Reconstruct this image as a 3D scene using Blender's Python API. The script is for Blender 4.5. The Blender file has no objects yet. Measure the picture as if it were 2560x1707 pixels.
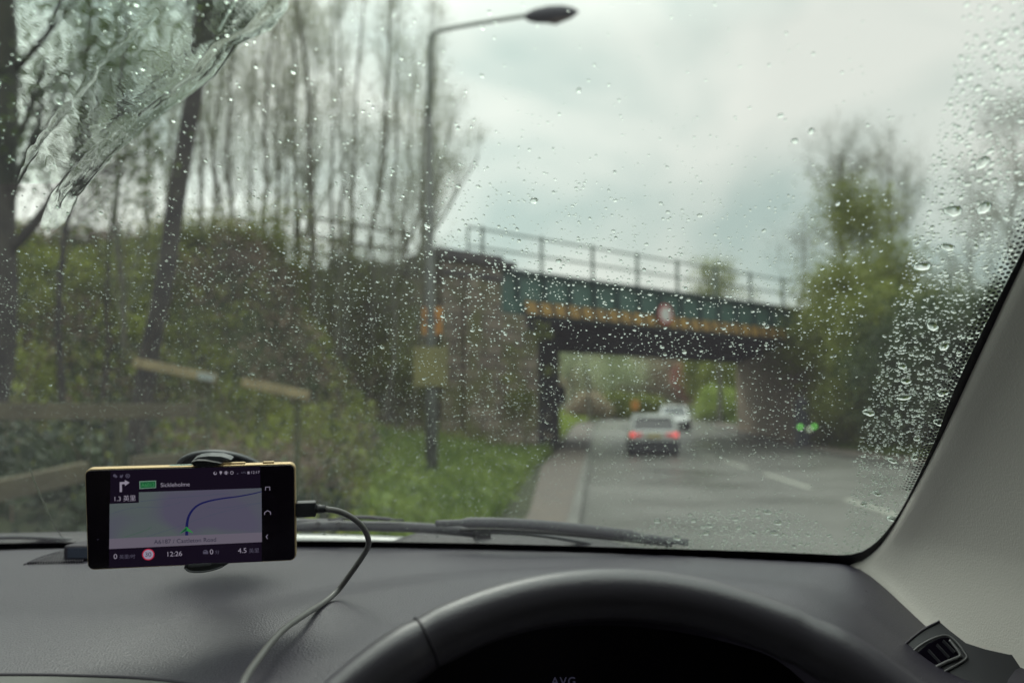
import bpy, math, random
import numpy as np
from mathutils import Vector, Matrix, noise as mnoise
PI = math.pi
sc = bpy.context.scene
C = bpy.data.collections.new("scene_content"); sc.collection.children.link(C)

# ------------------------------------------------------------------ camera, sky, sun, exposure
CAM = Vector((0, 0, 1.22)); F = 1991.0; PITCH = math.radians(5.64)
cd = bpy.data.cameras.new("camera"); cam = bpy.data.objects.new("camera", cd); sc.collection.objects.link(cam)
cam.location = CAM; cam.rotation_euler = (PI/2 + PITCH, 0, 0)
cd.lens = 28; cd.sensor_width = 36; cd.clip_start = 0.02; cd.clip_end = 2000
cd.dof.use_dof = True; cd.dof.focus_distance = 0.63; cd.dof.aperture_fstop = 4.7
sc.camera = cam
sc.view_settings.view_transform = 'Standard'; sc.view_settings.look = 'None'
sc.view_settings.exposure = 0.22; sc.view_settings.gamma = 1.0
sc.cycles.use_denoising = True
sc.cycles.max_bounces = 14; sc.cycles.transmission_bounces = 10; sc.cycles.transparent_max_bounces = 24
sc.cycles.diffuse_bounces = 4; sc.cycles.glossy_bounces = 4
sc.cycles.sample_clamp_indirect = 6.0; sc.cycles.blur_glossy = 0.6

SUN_EL, SUN_ROT = math.radians(52), math.radians(-20)
w = bpy.data.worlds.new("World"); sc.world = w; w.use_nodes = True
nt = w.node_tree; nt.nodes.clear()
def N(nt, t, **k):
    n = nt.nodes.new(t)
    for a, b in k.items():
        if a in n.inputs.keys() if hasattr(n, 'inputs') else False: n.inputs[a].default_value = b
        else: setattr(n, a, b)
    return n
sky = nt.nodes.new('ShaderNodeTexSky'); sky.sky_type = 'NISHITA'; sky.sun_disc = False
sky.sun_elevation = SUN_EL; sky.sun_rotation = SUN_ROT; sky.air_density = 1.5; sky.dust_density = 3
tc = nt.nodes.new('ShaderNodeTexCoord')
mp = nt.nodes.new('ShaderNodeMapping'); mp.inputs['Scale'].default_value = (1.0, 1.0, 1.5)
mp.inputs['Location'].default_value = (0.35, 0.1, 0.55)
nz = nt.nodes.new('ShaderNodeTexNoise'); nz.inputs['Scale'].default_value = 3.0; nz.inputs['Detail'].default_value = 3
nz.inputs['Roughness'].default_value = 0.5; nz.inputs['Distortion'].default_value = 0.3
cr = nt.nodes.new('ShaderNodeValToRGB')
cr.color_ramp.elements[0].position = 0.34; cr.color_ramp.elements[0].color = (0.43, 0.52, 0.49, 1)
cr.color_ramp.elements[1].position = 0.64; cr.color_ramp.elements[1].color = (0.79, 0.79, 0.735, 1)
e = cr.color_ramp.elements.new(0.48); e.color = (0.61, 0.655, 0.61, 1)
sx = nt.nodes.new('ShaderNodeSeparateXYZ')
zr = nt.nodes.new('ShaderNodeMapRange'); zr.inputs['From Min'].default_value = 0.44; zr.inputs['From Max'].default_value = 0.95
zr.inputs['To Min'].default_value = 1.0; zr.inputs['To Max'].default_value = 3.2
mulc = nt.nodes.new('ShaderNodeVectorMath'); mulc.operation = 'SCALE'
scl = nt.nodes.new('ShaderNodeVectorMath'); scl.operation = 'SCALE'; scl.inputs['Scale'].default_value = 0.1
mix = nt.nodes.new('ShaderNodeMix'); mix.data_type = 'RGBA'; mix.inputs[0].default_value = 0.93
bg = nt.nodes.new('ShaderNodeBackground'); bg.inputs['Strength'].default_value = 1.0
wo = nt.nodes.new('ShaderNodeOutputWorld'); L = nt.links.new
L(tc.outputs['Generated'], mp.inputs[0]); L(mp.outputs[0], nz.inputs['Vector']); L(nz.outputs['Fac'], cr.inputs[0])
L(tc.outputs['Generated'], sx.inputs[0]); L(sx.outputs['Z'], zr.inputs['Value'])
gd = nt.nodes.new('ShaderNodeVectorMath'); gd.operation = 'DOT_PRODUCT'; gd.inputs[1].default_value = Vector((-0.42, 0.75, 0.5)).normalized()
gr_ = nt.nodes.new('ShaderNodeMapRange'); gr_.inputs['From Min'].default_value = 0.72; gr_.inputs['From Max'].default_value = 1.0; gr_.inputs['To Min'].default_value = 0.92; gr_.inputs['To Max'].default_value = 1.38
gm_ = nt.nodes.new('ShaderNodeMath'); gm_.operation = 'MULTIPLY'
L(tc.outputs['Generated'], gd.inputs[0]); L(gd.outputs['Value'], gr_.inputs['Value']); L(gr_.outputs[0], gm_.inputs[0]); L(zr.outputs[0], gm_.inputs[1])
L(cr.outputs[0], mulc.inputs[0]); L(gm_.outputs[0], mulc.inputs['Scale'])
L(sky.outputs[0], scl.inputs[0]); L(scl.outputs[0], mix.inputs[6]); L(mulc.outputs[0], mix.inputs[7])
L(mix.outputs[2], bg.inputs['Color']); L(bg.outputs[0], wo.inputs[0])

sd = bpy.data.lights.new("sun", 'SUN'); sd.energy = 0.8; sd.angle = math.radians(25); sd.color = (1, 0.97, 0.9)
so = bpy.data.objects.new("sun", sd); sc.collection.objects.link(so)
so.rotation_euler = (PI/2 - SUN_EL, 0, PI - SUN_ROT + 0)   # comes from ahead, high through the cloud
_d = Vector((math.sin(SUN_ROT)*math.cos(SUN_EL), math.cos(SUN_ROT)*math.cos(SUN_EL), math.sin(SUN_EL)))
so.rotation_euler = _d.to_track_quat('Z', 'Y').to_euler()

# ------------------------------------------------------------------ projection helpers (photo pixel -> world direction)
cp, sp = math.cos(PITCH), math.sin(PITCH)
def ray(px, py):
    x = (px-1280)/F; z = (853.5-py)/F
    return Vector((x, cp - z*sp, sp + z*cp))
def P(px, py, Y):
    d = ray(px, py); return CAM + d*(Y/d.y)
def G(px, py, z=0.0):
    d = ray(px, py); return CAM + d*((z-CAM.z)/d.z)
def toPix(v):            # v: (n,3) array in world
    v = np.asarray(v, float) - np.array(CAM); yy = v[:,1]*cp + v[:,2]*sp; zz = -v[:,1]*sp + v[:,2]*cp
    return np.stack([1280 + v[:,0]/yy*F, 853.5 - zz/yy*F], 1)
def rplane(px, py, o, n):
    d = ray(px, py); return CAM + d*((o-CAM).dot(n)/d.dot(n))

# ------------------------------------------------------------------ materials
def mat(name, col, rough=0.6, metal=0.0, col2=None, scale=5.0, bump=0.0, bscale=60.0, detail=4.0, emis=None, estr=0.0,
        spec=0.5, coat=0.0, lo=0.35, hi=0.65, rough2=None, vor=False, transl=0.0):
    m = bpy.data.materials.new(name); m.use_nodes = True; t = m.node_tree; b = t.nodes['Principled BSDF']
    b.inputs['Base Color'].default_value = (*col, 1); b.inputs['Roughness'].default_value = rough
    b.inputs['Metallic'].default_value = metal; b.inputs['Specular IOR Level'].default_value = spec
    b.inputs['Coat Weight'].default_value = coat
    tcn = t.nodes.new('ShaderNodeTexCoord')
    if col2 is not None or rough2 is not None:
        n = t.nodes.new('ShaderNodeTexNoise'); n.inputs['Scale'].default_value = scale; n.inputs['Detail'].default_value = detail
        t.links.new(tcn.outputs['Object'], n.inputs['Vector'])
        if col2 is not None:
            r = t.nodes.new('ShaderNodeValToRGB'); r.color_ramp.elements[0].position = lo; r.color_ramp.elements[1].position = hi
            r.color_ramp.elements[0].color = (*col, 1); r.color_ramp.elements[1].color = (*col2, 1)
            t.links.new(n.outputs['Fac'], r.inputs[0]); t.links.new(r.outputs[0], b.inputs['Base Color'])
        if rough2 is not None:
            q = t.nodes.new('ShaderNodeMapRange'); q.inputs['From Min'].default_value = lo; q.inputs['From Max'].default_value = hi
            q.inputs['To Min'].default_value = rough; q.inputs['To Max'].default_value = rough2
            t.links.new(n.outputs['Fac'], q.inputs['Value']); t.links.new(q.outputs[0], b.inputs['Roughness'])
    if bump:
        n2 = t.nodes.new('ShaderNodeTexVoronoi' if vor else 'ShaderNodeTexNoise'); n2.inputs['Scale'].default_value = bscale
        t.links.new(tcn.outputs['Object'], n2.inputs['Vector'])
        bp = t.nodes.new('ShaderNodeBump'); bp.inputs['Strength'].default_value = min(bump, 1.0)
        bp.inputs['Distance'].default_value = 0.35/bscale*max(1.0, bump)
        t.links.new(n2.outputs[0], bp.inputs['Height']); t.links.new(bp.outputs[0], b.inputs['Normal'])
    if emis is not None:
        b.inputs['Emission Color'].default_value = (*emis, 1); b.inputs['Emission Strength'].default_value = estr
    if transl > 0:
        tr = t.nodes.new('ShaderNodeBsdfTranslucent'); mx = t.nodes.new('ShaderNodeMixShader'); mx.inputs[0].default_value = transl
        t.links.new(b.outputs[0], mx.inputs[1]); t.links.new(tr.outputs[0], mx.inputs[2])
        if col2 is not None: t.links.new(r.outputs[0], tr.inputs[0])
        else: tr.inputs[0].default_value = (*col, 1)
        t.links.new(mx.outputs[0], t.nodes['Material Output'].inputs[0])
    return m

# ------------------------------------------------------------------ mesh helpers
class MB:
    def __init__(s): s.v = []; s.f = []; s.mi = []; s.cur = 0
    def add(s, vs, fs):
        o = len(s.v); s.v += [tuple(q) for q in vs]; s.f += [tuple(i+o for i in f) for f in fs]; s.mi += [s.cur]*len(fs)
    def box(s, c, size, rz=0, M=None, taper=1.0):
        hx, hy, hz = [q/2 for q in size]; vs = []
        for z in (-1, 1):
            k = taper if z > 0 else 1
            for x, y in ((-1,-1),(1,-1),(1,1),(-1,1)): vs.append(Vector((x*hx*k, y*hy*k, z*hz)))
        R = M if M is not None else Matrix.Rotation(rz, 3, 'Z')
        c = Vector(c); s.add([R @ q + c for q in vs], [(3,2,1,0),(4,5,6,7),(0,1,5,4),(1,2,6,5),(2,3,7,6),(3,0,4,7)])
    def beam(s, a, b, w, h, up=(0,0,1)):      # box beam from a to b
        a, b = Vector(a), Vector(b); d = (b-a); l = d.length; d.normalize(); u = Vector(up); x = d.cross(u).normalized(); z = x.cross(d)
        s.box((a+b)/2, (w, l, h), M=Matrix((x, d, z)).transposed())
    def tube(s, pts, r, n=8, cap=True, flat=1.0, up=None):
        pts = [Vector(p) for p in pts]; m = len(pts); rs = r if hasattr(r, '__len__') else [r]*m
        vs = []; pu = None
        for i, p in enumerate(pts):
            d = (pts[min(i+1, m-1)] - pts[max(i-1, 0)]).normalized()
            if up is not None: u = Vector(up)
            elif pu is None: u = Vector((0,0,1)) if abs(d.z) < 0.9 else Vector((1,0,0))
            else: u = pu
            x = d.cross(u); 
            if x.length < 1e-6: x = d.cross(Vector((1,0,0)))
            x.normalize(); z = x.cross(d).normalized(); pu = z
            for k in range(n):
                a = 2*PI*k/n; vs.append(p + (x*math.cos(a) + z*math.sin(a)*flat)*rs[i])
        fs = [(i*n+k, i*n+(k+1)%n, (i+1)*n+(k+1)%n, (i+1)*n+k) for i in range(m-1) for k in range(n)]
        if cap: fs += [tuple(range(n))[::-1], tuple((m-1)*n+k for k in range(n))]
        s.add(vs, fs)
    def lathe(s, c, prof, axis=(0,0,1), n=24):
        ax = Vector(axis).normalized(); x = ax.orthogonal().normalized(); y = ax.cross(x); c = Vector(c); vs = []
        for r, h in prof:
            for k in range(n):
                a = 2*PI*k/n; vs.append(c + ax*h + (x*math.cos(a)+y*math.sin(a))*r)
        m = len(prof); fs = [(i*n+k, i*n+(k+1)%n, (i+1)*n+(k+1)%n, (i+1)*n+k) for i in range(m-1) for k in range(n)]
        fs += [tuple(range(n))[::-1], tuple((m-1)*n+k for k in range(n))]; s.add(vs, fs)
    def prism(s, poly, off):                   # polygon (3-D points) extruded by vector off
        n = len(poly); off = Vector(off); a = [Vector(p) for p in poly]
        s.add(a + [p+off for p in a], [tuple(range(n))[::-1], tuple(range(n, 2*n))] + [(i, (i+1)%n, n+(i+1)%n, n+i) for i in range(n)])
    def build(s, name, m, parent=None, smooth=False, bevel=0.0, seg=2, sub=0):
        me = bpy.data.meshes.new(name); me.from_pydata(s.v, [], s.f)
        ms = m if isinstance(m, (list, tuple)) else [m]
        for q in ms: me.materials.append(q)
        if len(ms) > 1: me.polygons.foreach_set('material_index', s.mi)
        return link(name, me, parent, smooth, bevel, seg, sub)
def link(name, me, parent=None, smooth=False, bevel=0.0, seg=2, sub=0):
    me.update(); o = bpy.data.objects.new(name, me); C.objects.link(o)
    if smooth: me.polygons.foreach_set('use_smooth', [True]*len(me.polygons))
    if sub: md = o.modifiers.new('sub', 'SUBSURF'); md.levels = md.render_levels = sub
    if bevel:
        md = o.modifiers.new('bevel', 'BEVEL'); md.width = bevel; md.segments = seg; md.limit_method = 'ANGLE'; md.angle_limit = math.radians(40)
    if parent is not None: setpar(o, parent)
    return o
def wloc(o):
    p = o.location.copy()
    while o.parent is not None and False: pass
    return p
def setpar(o, parent):
    o.parent = parent; M = Matrix.Identity(4); q = parent
    chain = []
    while q is not None: chain.append(q); q = q.parent
    W = Matrix.Identity(4)
    for q in reversed(chain): W = W @ q.matrix_parent_inverse @ Matrix.LocRotScale(q.location, q.rotation_euler, q.scale) if q.parent else Matrix.LocRotScale(q.location, q.rotation_euler, q.scale)
    o.matrix_parent_inverse = W.inverted()
def npmesh(name, V, Fq, m, parent=None, smooth=False):
    V = np.asarray(V, np.float32); Fq = np.asarray(Fq, np.int32); k = Fq.shape[1]; me = bpy.data.meshes.new(name)
    me.vertices.add(len(V)); me.vertices.foreach_set('co', V.ravel())
    me.loops.add(Fq.size); me.loops.foreach_set('vertex_index', Fq.ravel())
    me.polygons.add(len(Fq)); me.polygons.foreach_set('loop_start', np.arange(0, Fq.size, k, dtype=np.int32))
    me.polygons.foreach_set('loop_total', np.full(len(Fq), k, np.int32))
    for q in (m if isinstance(m, (list, tuple)) else [m]): me.materials.append(q)
    me.update(calc_edges=True); return link(name, me, parent, smooth)
def thing(name, label, cat, loc=(0,0,0), group=None):
    o = bpy.data.objects.new(name, None); C.objects.link(o); o.location = loc; o.empty_display_size = 0.1
    o['label'] = label; o['category'] = cat
    if group: o['group'] = group
    return o
def tag(o, label=None, cat=None, group=None, kind=None):
    for k, v in (('label', label), ('category', cat), ('group', group), ('kind', kind)):
        if v: o[k] = v
    return o
def interp(xs, ys, x): return float(np.interp(x, xs, ys))
def sstep(a, b, x):
    t = np.clip((np.asarray(x, float)-a)/(b-a), 0, 1); return t*t*(3-2*t)
def smooth_path(pts, k=6):                     # Catmull-Rom
    pts = [Vector(p) for p in pts]; out = []
    for i in range(len(pts)-1):
        p0 = pts[max(i-1, 0)]; p1 = pts[i]; p2 = pts[i+1]; p3 = pts[min(i+2, len(pts)-1)]
        for j in range(k):
            t = j/k; out.append(0.5*((2*p1) + (p2-p0)*t + (2*p0-5*p1+4*p2-p3)*t*t + (3*p1-p0-3*p2+p3)*t**3))
    out.append(pts[-1]); return out

# ================================================================== OUTDOORS: ground, road
def fbm(x, y, s, seed=0):
    x = np.asarray(x, float); y = np.asarray(y, float); o = np.zeros_like(x)
    rs = np.random.RandomState(seed)
    for i in range(7):
        a = rs.rand()*6.28; k = s*(1.5**i); o += np.sin((x*np.cos(a)+y*np.sin(a))*k + rs.rand()*6.28)*np.cos((x*np.sin(a)-y*np.cos(a))*k*0.8 + rs.rand()*6.28)/(1.35**i)
    return o/2.6
BL = Vector((0.3, 28.0)); BD = Vector((12.4, 9.0)).normalized(); BN = Vector((BD.y, -BD.x))     # bridge line, direction, normal toward us
def bt(x, y): return (x-BL.x)*BD.x + (y-BL.y)*BD.y, (x-BL.x)*BN.x + (y-BL.y)*BN.y
def bp3(t, d, z): return Vector((BL.x + BD.x*t + BN.x*d, BL.y + BD.y*t + BN.y*d, z))
def road_c(y):           # x of the road's left edge line as a function of y
    y = np.asarray(y, float); return -0.2 + 0.105*y + 0.0016*np.maximum(y-48, 0)**2 
def rise(y):
    y = np.asarray(y, float); q = np.maximum(y-30, 0); return np.where(q < 8, q*q*.0022, .141+(q-8)*.0352) - .024*np.maximum(y-66, 0)
def hgt(x, y):
    x = np.asarray(x, float); y = np.asarray(y, float); t, d = bt(x, y); u = x - road_c(y)
    left = t < 0
    hb = 5.9*sstep(9.5, 1.0, d)*sstep(6.8, 10.5, -t)*(1-.14*sstep(10, 14, -t))                    # slope of the bank in front of the wing wall's far end
    tl = .1 - d*.95; trr = 16.6 - d*.82
    plate = np.where((t < tl-.8) & (d < -0.3), 5.9*sstep(-20, -12, d)*np.where(d < -10.5, sstep(-1.0, -6, t-tl), 1), 0)
    plater = np.where((t > trr+.8) & (d < -0.3), 5.9*sstep(-20, -12, d)*np.where(d < -10.5, sstep(1.0, 6, t-trr), 1), 0)
    h = np.maximum(np.where(left, hb*sstep(-22, -16, d), 0), np.maximum(plate, plater))
    verge = 0.55*sstep(-1.8, -5.0, u)*(y < 40) + 0.9*sstep(-2.0, -9.0, u)*(y >= 40)
    rv = 0.8*sstep(10.6, 14.0, u)
    h = np.maximum(h, np.maximum(verge, rv)); hill = 26*sstep(110, 260, y)*sstep(60, -40, u-40) + 10*sstep(120, 300, np.abs(x))
    h = h + hill; rough = fbm(x, y, 0.9, 3)*0.10*sstep(0, 0.6, h)
    return rise(y) + np.where((u > -1.5) & (u < 10.2), -0.06, -0.02 + h + rough)
xs = np.unique(np.concatenate([np.linspace(-400, -30, 24), np.arange(-30, 30, 0.35), np.linspace(30, 400, 24)]))
ys = np.unique(np.concatenate([np.linspace(-60, -2, 10), np.arange(-2, 75, 0.35), np.linspace(75, 600, 60)]))
XX, YY = np.meshgrid(xs, ys); ZZ = hgt(XX, YY); nx, ny = len(xs), len(ys)
I = np.arange((ny-1)*nx).reshape(ny-1, nx)[:, :-1].ravel()
def gridfaces(nx, ny):
    I = np.arange((ny-1)*nx).reshape(ny-1, nx)[:, :-1].ravel(); return np.stack([I, I+1, I+1+nx, I+nx], 1)
m_ground = mat('grassy_soil', (0.030, 0.036, 0.018), 0.95, col2=(0.055, 0.07, 0.026), scale=1.3, bump=1.0, bscale=8)
tag(npmesh('ground', np.stack([XX, YY, ZZ], 2).reshape(-1, 3), gridfaces(nx, ny), m_ground, smooth=True), kind='structure')

m_asphalt = mat('wet_asphalt', (0.082, 0.084, 0.076), 0.26, col2=(0.115, 0.116, 0.104), scale=0.4, bump=0.6, bscale=60, rough2=0.52, lo=0.35, hi=0.65)
m_path = mat('worn_path', (0.065, 0.055, 0.045), 0.6, col2=(0.115, 0.096, 0.075), scale=1.5, bump=0.5, bscale=30, rough2=0.75)
m_kerb = mat('kerb_stone', (0.13, 0.135, 0.12), 0.5, col2=(0.08, 0.08, 0.07), scale=4)
m_line = mat('road_paint', (0.36, 0.37, 0.32), 0.5, col2=(0.20, 0.20, 0.18), scale=14, lo=0.55, hi=0.72)
ry = np.concatenate([np.arange(-25, 75, 1.0), np.arange(75, 140, 2.5)])
def strip(name, u0, u1, z, m, y0=-25, y1=140, kind='structure', u0f=None):
    yy = ry[(ry >= y0) & (ry <= y1)]; cx = road_c(yy); n = 6; us = np.linspace(0, 1, n)
    V = []
    for i, y in enumerate(yy):
        a = u0 if u0f is None else u0f(y)
        for q in us: V.append((cx[i] + a + (u1-a)*q, y, z+float(rise(y))))
    return tag(npmesh(name, V, gridfaces(n, len(yy)), m), kind=kind)
strip('road', 0.0, 8.3, 0.0, m_asphalt)
strip('pavement', -1.0, -0.13, 0.10, m_path, y1=60, u0f=lambda y: -interp([0, 9.7, 20, 60], [0.62, 0.62, 1.15, 1.4], y))
strip('far_pavement', 8.43, 9.9, 0.10, m_path, y1=60)
def kerb(name, u0, u1):
    mb = MB(); yy = np.arange(-25, 100, 0.915)
    for a in range(len(yy)-1):
        y0, y1 = yy[a], yy[a+1]-0.01; c0, c1 = float(road_c(y0)), float(road_c(y1))
        q0, q1 = float(rise(y0))-.05, float(rise(y1))-.05; mb.prism([(c0+u0, y0, q0), (c0+u1, y0, q0), (c1+u1, y1, q1), (c1+u0, y1, q1)], (0, 0, 0.165))
    return tag(mb.build(name, m_kerb), kind='structure')
kerb('kerb', -0.13, 0.0); kerb('far_kerb', 8.3, 8.43)
mb = MB()
for y0 in np.arange(-9.5, 120, 6.0):
    c0, c1 = float(road_c(y0))+4.05, float(road_c(y0+4.0))+4.05
    q0, q1 = float(rise(y0))+.006, float(rise(y0+4))+.006; mb.add([(c0-.06, y0, q0), (c0+.06, y0, q0), (c1+.06, y0+4.0, q1), (c1-.06, y0+4.0, q1)], [(0, 1, 2, 3)])
tag(mb.build('centre_line_marking', m_line), kind='structure')

# ================================================================== railway bridge
m_stone = mat('abutment_stone', (0.085, 0.072, 0.062), 0.9, col2=(0.19, 0.16, 0.125), scale=1.6, bump=1.0, bscale=3.0, detail=8)
def brickmat(name, c1, c2, mortar, scale):
    m = bpy.data.materials.new(name); m.use_nodes = True; t = m.node_tree; b = t.nodes['Principled BSDF']; b.inputs['Roughness'].default_value = 0.9
    tcn = t.nodes.new('ShaderNodeTexCoord'); mpn = t.nodes.new('ShaderNodeMapping'); mpn.inputs['Rotation'].default_value = (PI/2, 0, 0)
    br = t.nodes.new('ShaderNodeTexBrick'); br.inputs['Scale'].default_value = scale; br.inputs['Color1'].default_value = (*c1, 1); br.inputs['Color2'].default_value = (*c2, 1)
    br.inputs['Mortar'].default_value = (*mortar, 1); br.inputs['Mortar Size'].default_value = 0.025; br.inputs['Brick Width'].default_value = 0.75; br.inputs['Row Height'].default_value = 0.34
    n = t.nodes.new('ShaderNodeTexNoise'); n.inputs['Scale'].default_value = 1.1; n.inputs['Detail'].default_value = 7
    r = t.nodes.new('ShaderNodeValToRGB'); r.color_ramp.elements[0].position = 0.42; r.color_ramp.elements[1].position = 0.62
    r.color_ramp.elements[0].color = (0, 0, 0, 1); r.color_ramp.elements[1].color = (1, 1, 1, 1)
    mx = t.nodes.new('ShaderNodeMix'); mx.data_type = 'RGBA'; mx.inputs[7].default_value = (0.115, 0.115, 0.045, 1)
    bmp = t.nodes.new('ShaderNodeBump'); bmp.inputs['Distance'].default_value = 0.05
    K = t.links.new; K(tcn.outputs['Object'], mpn.inputs[0]); K(mpn.outputs[0], br.inputs[0]); K(tcn.outputs['Object'], n.inputs[0]); K(n.outputs[0], r.inputs[0])
    K(r.outputs[0], mx.inputs[0]); K(br.outputs[0], mx.inputs[6]); K(mx.outputs[2], b.inputs['Base Color']); K(br.outputs['Fac'], bmp.inputs['Height']); bmp.invert = True
    K(bmp.outputs[0], b.inputs['Normal']); return m
m_block = brickmat('mossy_blocks', (0.15, 0.12, 0.095), (0.24, 0.20, 0.155), (0.07, 0.06, 0.05), .8)
m_cop = mat('dark_coping', (0.055, 0.05, 0.055), 0.85, col2=(0.09, 0.08, 0.075), scale=3, bump=0.6, bscale=10)
m_tan = mat('tan_masonry_lit', (0.30, 0.23, 0.16), 0.85, col2=(0.20, 0.16, 0.115), scale=1.2, bump=0.7, bscale=8)  # light from the far side is put into this paler tan
m_green = mat('girder_green_paint', (0.050, 0.118, 0.096), 0.5, col2=(0.065, 0.14, 0.115), scale=1.5)
m_dkgreen = mat('girder_edge_paint', (0.02, 0.05, 0.05), 0.55, col2=(0.03, 0.065, 0.06), scale=2)
m_yel = mat('hazard_yellow', (0.44, 0.26, 0.055), 0.6, col2=(0.27, 0.165, 0.05), scale=2.5)
m_black = mat('hazard_black', (0.02, 0.02, 0.022), 0.5)
m_under = mat('under_bridge_dark', (0.022, 0.022, 0.028), 0.8, col2=(0.035, 0.033, 0.036), scale=1)  # near-black for the bridge underside and the left abutment
m_rail = mat('railing_paint', (0.16, 0.20, 0.17), 0.6, col2=(0.11, 0.14, 0.12), scale=5)
m_dark = mat('dark_metal', (0.03, 0.03, 0.032), 0.5)
bridge = thing('railway_bridge', 'green steel girder railway bridge on stone abutments crossing the wet road', 'bridge', (BL.x, BL.y, 0))
SO = 4.92
def wallprism(mb, pts, z0, z1): mb.prism([(p.x, p.y, z0) for p in pts], (0, 0, z1-z0))
T0, T1 = 0.95, 17.5
# girder (near): web, top and bottom flange, stiffeners
mb = MB(); wallprism(mb, [bp3(-1.13, 0.05, 0), bp3(T1, 0.05, 0), bp3(T1, -0.03, 0), bp3(-1.13, -0.03, 0)], SO+.05, 6.40); g = mb.build('girder', m_green, bridge)
mb = MB(); wallprism(mb, [bp3(-1.14, 0.24, 0), bp3(T1, 0.24, 0), bp3(T1, -0.2, 0), bp3(-1.14, -0.2, 0)], 6.40, 6.50); mb.build('top_flange', m_dkgreen, g)
mb = MB(); wallprism(mb, [bp3(-1.13, 0.22, 0), bp3(T1, 0.22, 0), bp3(T1, -0.2, 0), bp3(-1.13, -0.2, 0)], SO-.03, SO+.05); mb.build('bottom_flange', m_dkgreen, g)
for i, t in enumerate(np.arange(-.2, 17.0, 1.2)):
    mb = MB(); wallprism(mb, [bp3(t-.05, 0.21, 0), bp3(t+.05, 0.21, 0), bp3(t+.05, 0.052, 0), bp3(t-.05, 0.052, 0)], SO+.55, 6.40); mb.build('stiffener', m_dkgreen, g)
# hazard board: alternating slanted plates
hb = MB(); wallprism(hb, [bp3(0.0, 0.26, 0), bp3(15.6, 0.26, 0), bp3(15.6, 0.225, 0), bp3(0.0, 0.225, 0)], SO+.02, SO+.50); hz = hb.build('hazard_board', m_black, bridge)
hb = MB(); rnd = random.Random(4)
for t in np.arange(0.12, 15.2, 0.66):
    a = bp3(t, .264, SO+.05); b = bp3(t+.50, .264, SO+.05); c = bp3(t+.34, .264, SO+.48); d = bp3(t-.14, .264, SO+.48)
    hb.prism([a, b, c, d], BN.to_3d()*0.012)
hb.build('yellow_stripes', m_yel, hz)
# deck slab and cross girders, far girder
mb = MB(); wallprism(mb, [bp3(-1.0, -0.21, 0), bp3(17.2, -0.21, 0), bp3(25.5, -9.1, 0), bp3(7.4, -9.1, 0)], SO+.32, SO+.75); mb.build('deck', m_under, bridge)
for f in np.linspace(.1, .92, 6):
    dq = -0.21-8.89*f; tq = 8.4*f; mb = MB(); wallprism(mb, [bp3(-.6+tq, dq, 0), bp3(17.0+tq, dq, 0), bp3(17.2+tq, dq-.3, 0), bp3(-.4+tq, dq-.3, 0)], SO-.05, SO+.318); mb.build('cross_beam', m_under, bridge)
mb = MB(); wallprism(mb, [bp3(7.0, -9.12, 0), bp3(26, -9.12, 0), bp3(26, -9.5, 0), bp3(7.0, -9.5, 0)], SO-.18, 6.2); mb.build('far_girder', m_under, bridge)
# abutments
LN, LF = Vector((0.78, 28.35)), Vector((2.42, 40.5)); RN, RF = Vector((13.15, 37.3)), Vector((13.8, 49.0))
def quadwall(name, pts, z0, z1, m, par, bevel=0.0):
    mb = MB(); mb.prism([(p[0], p[1], z0) for p in pts], (0, 0, z1-z0)); return mb.build(name, m, par, bevel=bevel)
ab = quadwall('abutment', [LN, LF, LF+Vector((-2.5, 0.3)), LN+Vector((-0.45, -0.35)) ], -0.1, SO-.23, m_under, bridge)  # left abutment takes the near-black of the underside
quadwall('abutment', [RN, RN+Vector((3, 2.2)), RF+Vector((3, .3)), RF], -0.1, SO-.23, m_tan, bridge)
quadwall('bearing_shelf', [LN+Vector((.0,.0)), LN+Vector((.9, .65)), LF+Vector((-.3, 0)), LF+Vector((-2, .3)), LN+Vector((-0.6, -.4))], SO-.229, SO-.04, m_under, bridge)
# pier beside the girder end, with stepped coping
def blk(name, t0, t1, d0, d1, z0, z1, m, par=bridge, bevel=0.0):
    mb = MB(); wallprism(mb, [bp3(t0, d0, 0), bp3(t1, d0, 0), bp3(t1, d1, 0), bp3(t0, d1, 0)], z0, z1); return mb.build(name, m, par, bevel=bevel)
blk('pier', -3.5, -1.15, 0.45, -1.3, -0.1, 6.45, m_block)
blk('pier_foot', -1.148, .05, 0.30, -0.9, -0.1, SO-.035, m_block)
blk('pier_foot', .052, .60, 0.22, -0.5, -0.1, 4.3, m_block)
blk('coping', -3.8, -1.16, 0.62, -1.45, 6.452, 6.80, m_cop, bevel=0.03)
blk('coping', -1.158, -.55, 0.5, -.9, 6.502, 6.68, m_cop, bevel=0.02)
blk('string_course', -3.52, -1.1, 0.53, 0.452, 5.95, 6.12, m_cop)
blk('pilaster', -2.7, -2.1, 0.62, 0.452, -0.1, 5.95, m_block)
blk('parapet', -3.502, -7.0, 0.18, -0.35, 5.6, 5.90, m_stone)
blk('parapet_coping', -3.81, -7.1, 0.30, -0.45, 5.902, 6.04, m_cop)
wing = blk('wing_wall', -3.502, -11, 0.20, -0.35, -0.1, 5.598, m_block)
mb = MB(); mb.box((2.52, 40.3, 2.48), (.34, .3, .92)); mb.build('clearance_sign', m_dark, bridge)
for t in (-1.6, 1.0, 3.48, 5.87, 8.2, 10.6, 13.0, 15.4):
    mb = MB(); z0 = 6.8 if t < -1 else 6.5
    mb.beam(bp3(t, -0.05, z0), bp3(t, -0.05, 7.90), .11, .11, up=(1, 0, 0)); mb.build('railing_post', m_rail, bridge)
mb = MB()
for z in (7.80, 7.15): mb.beam(bp3(-2.2, -.05, z), bp3(17.2, -.05, z), .06, .06)
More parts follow.
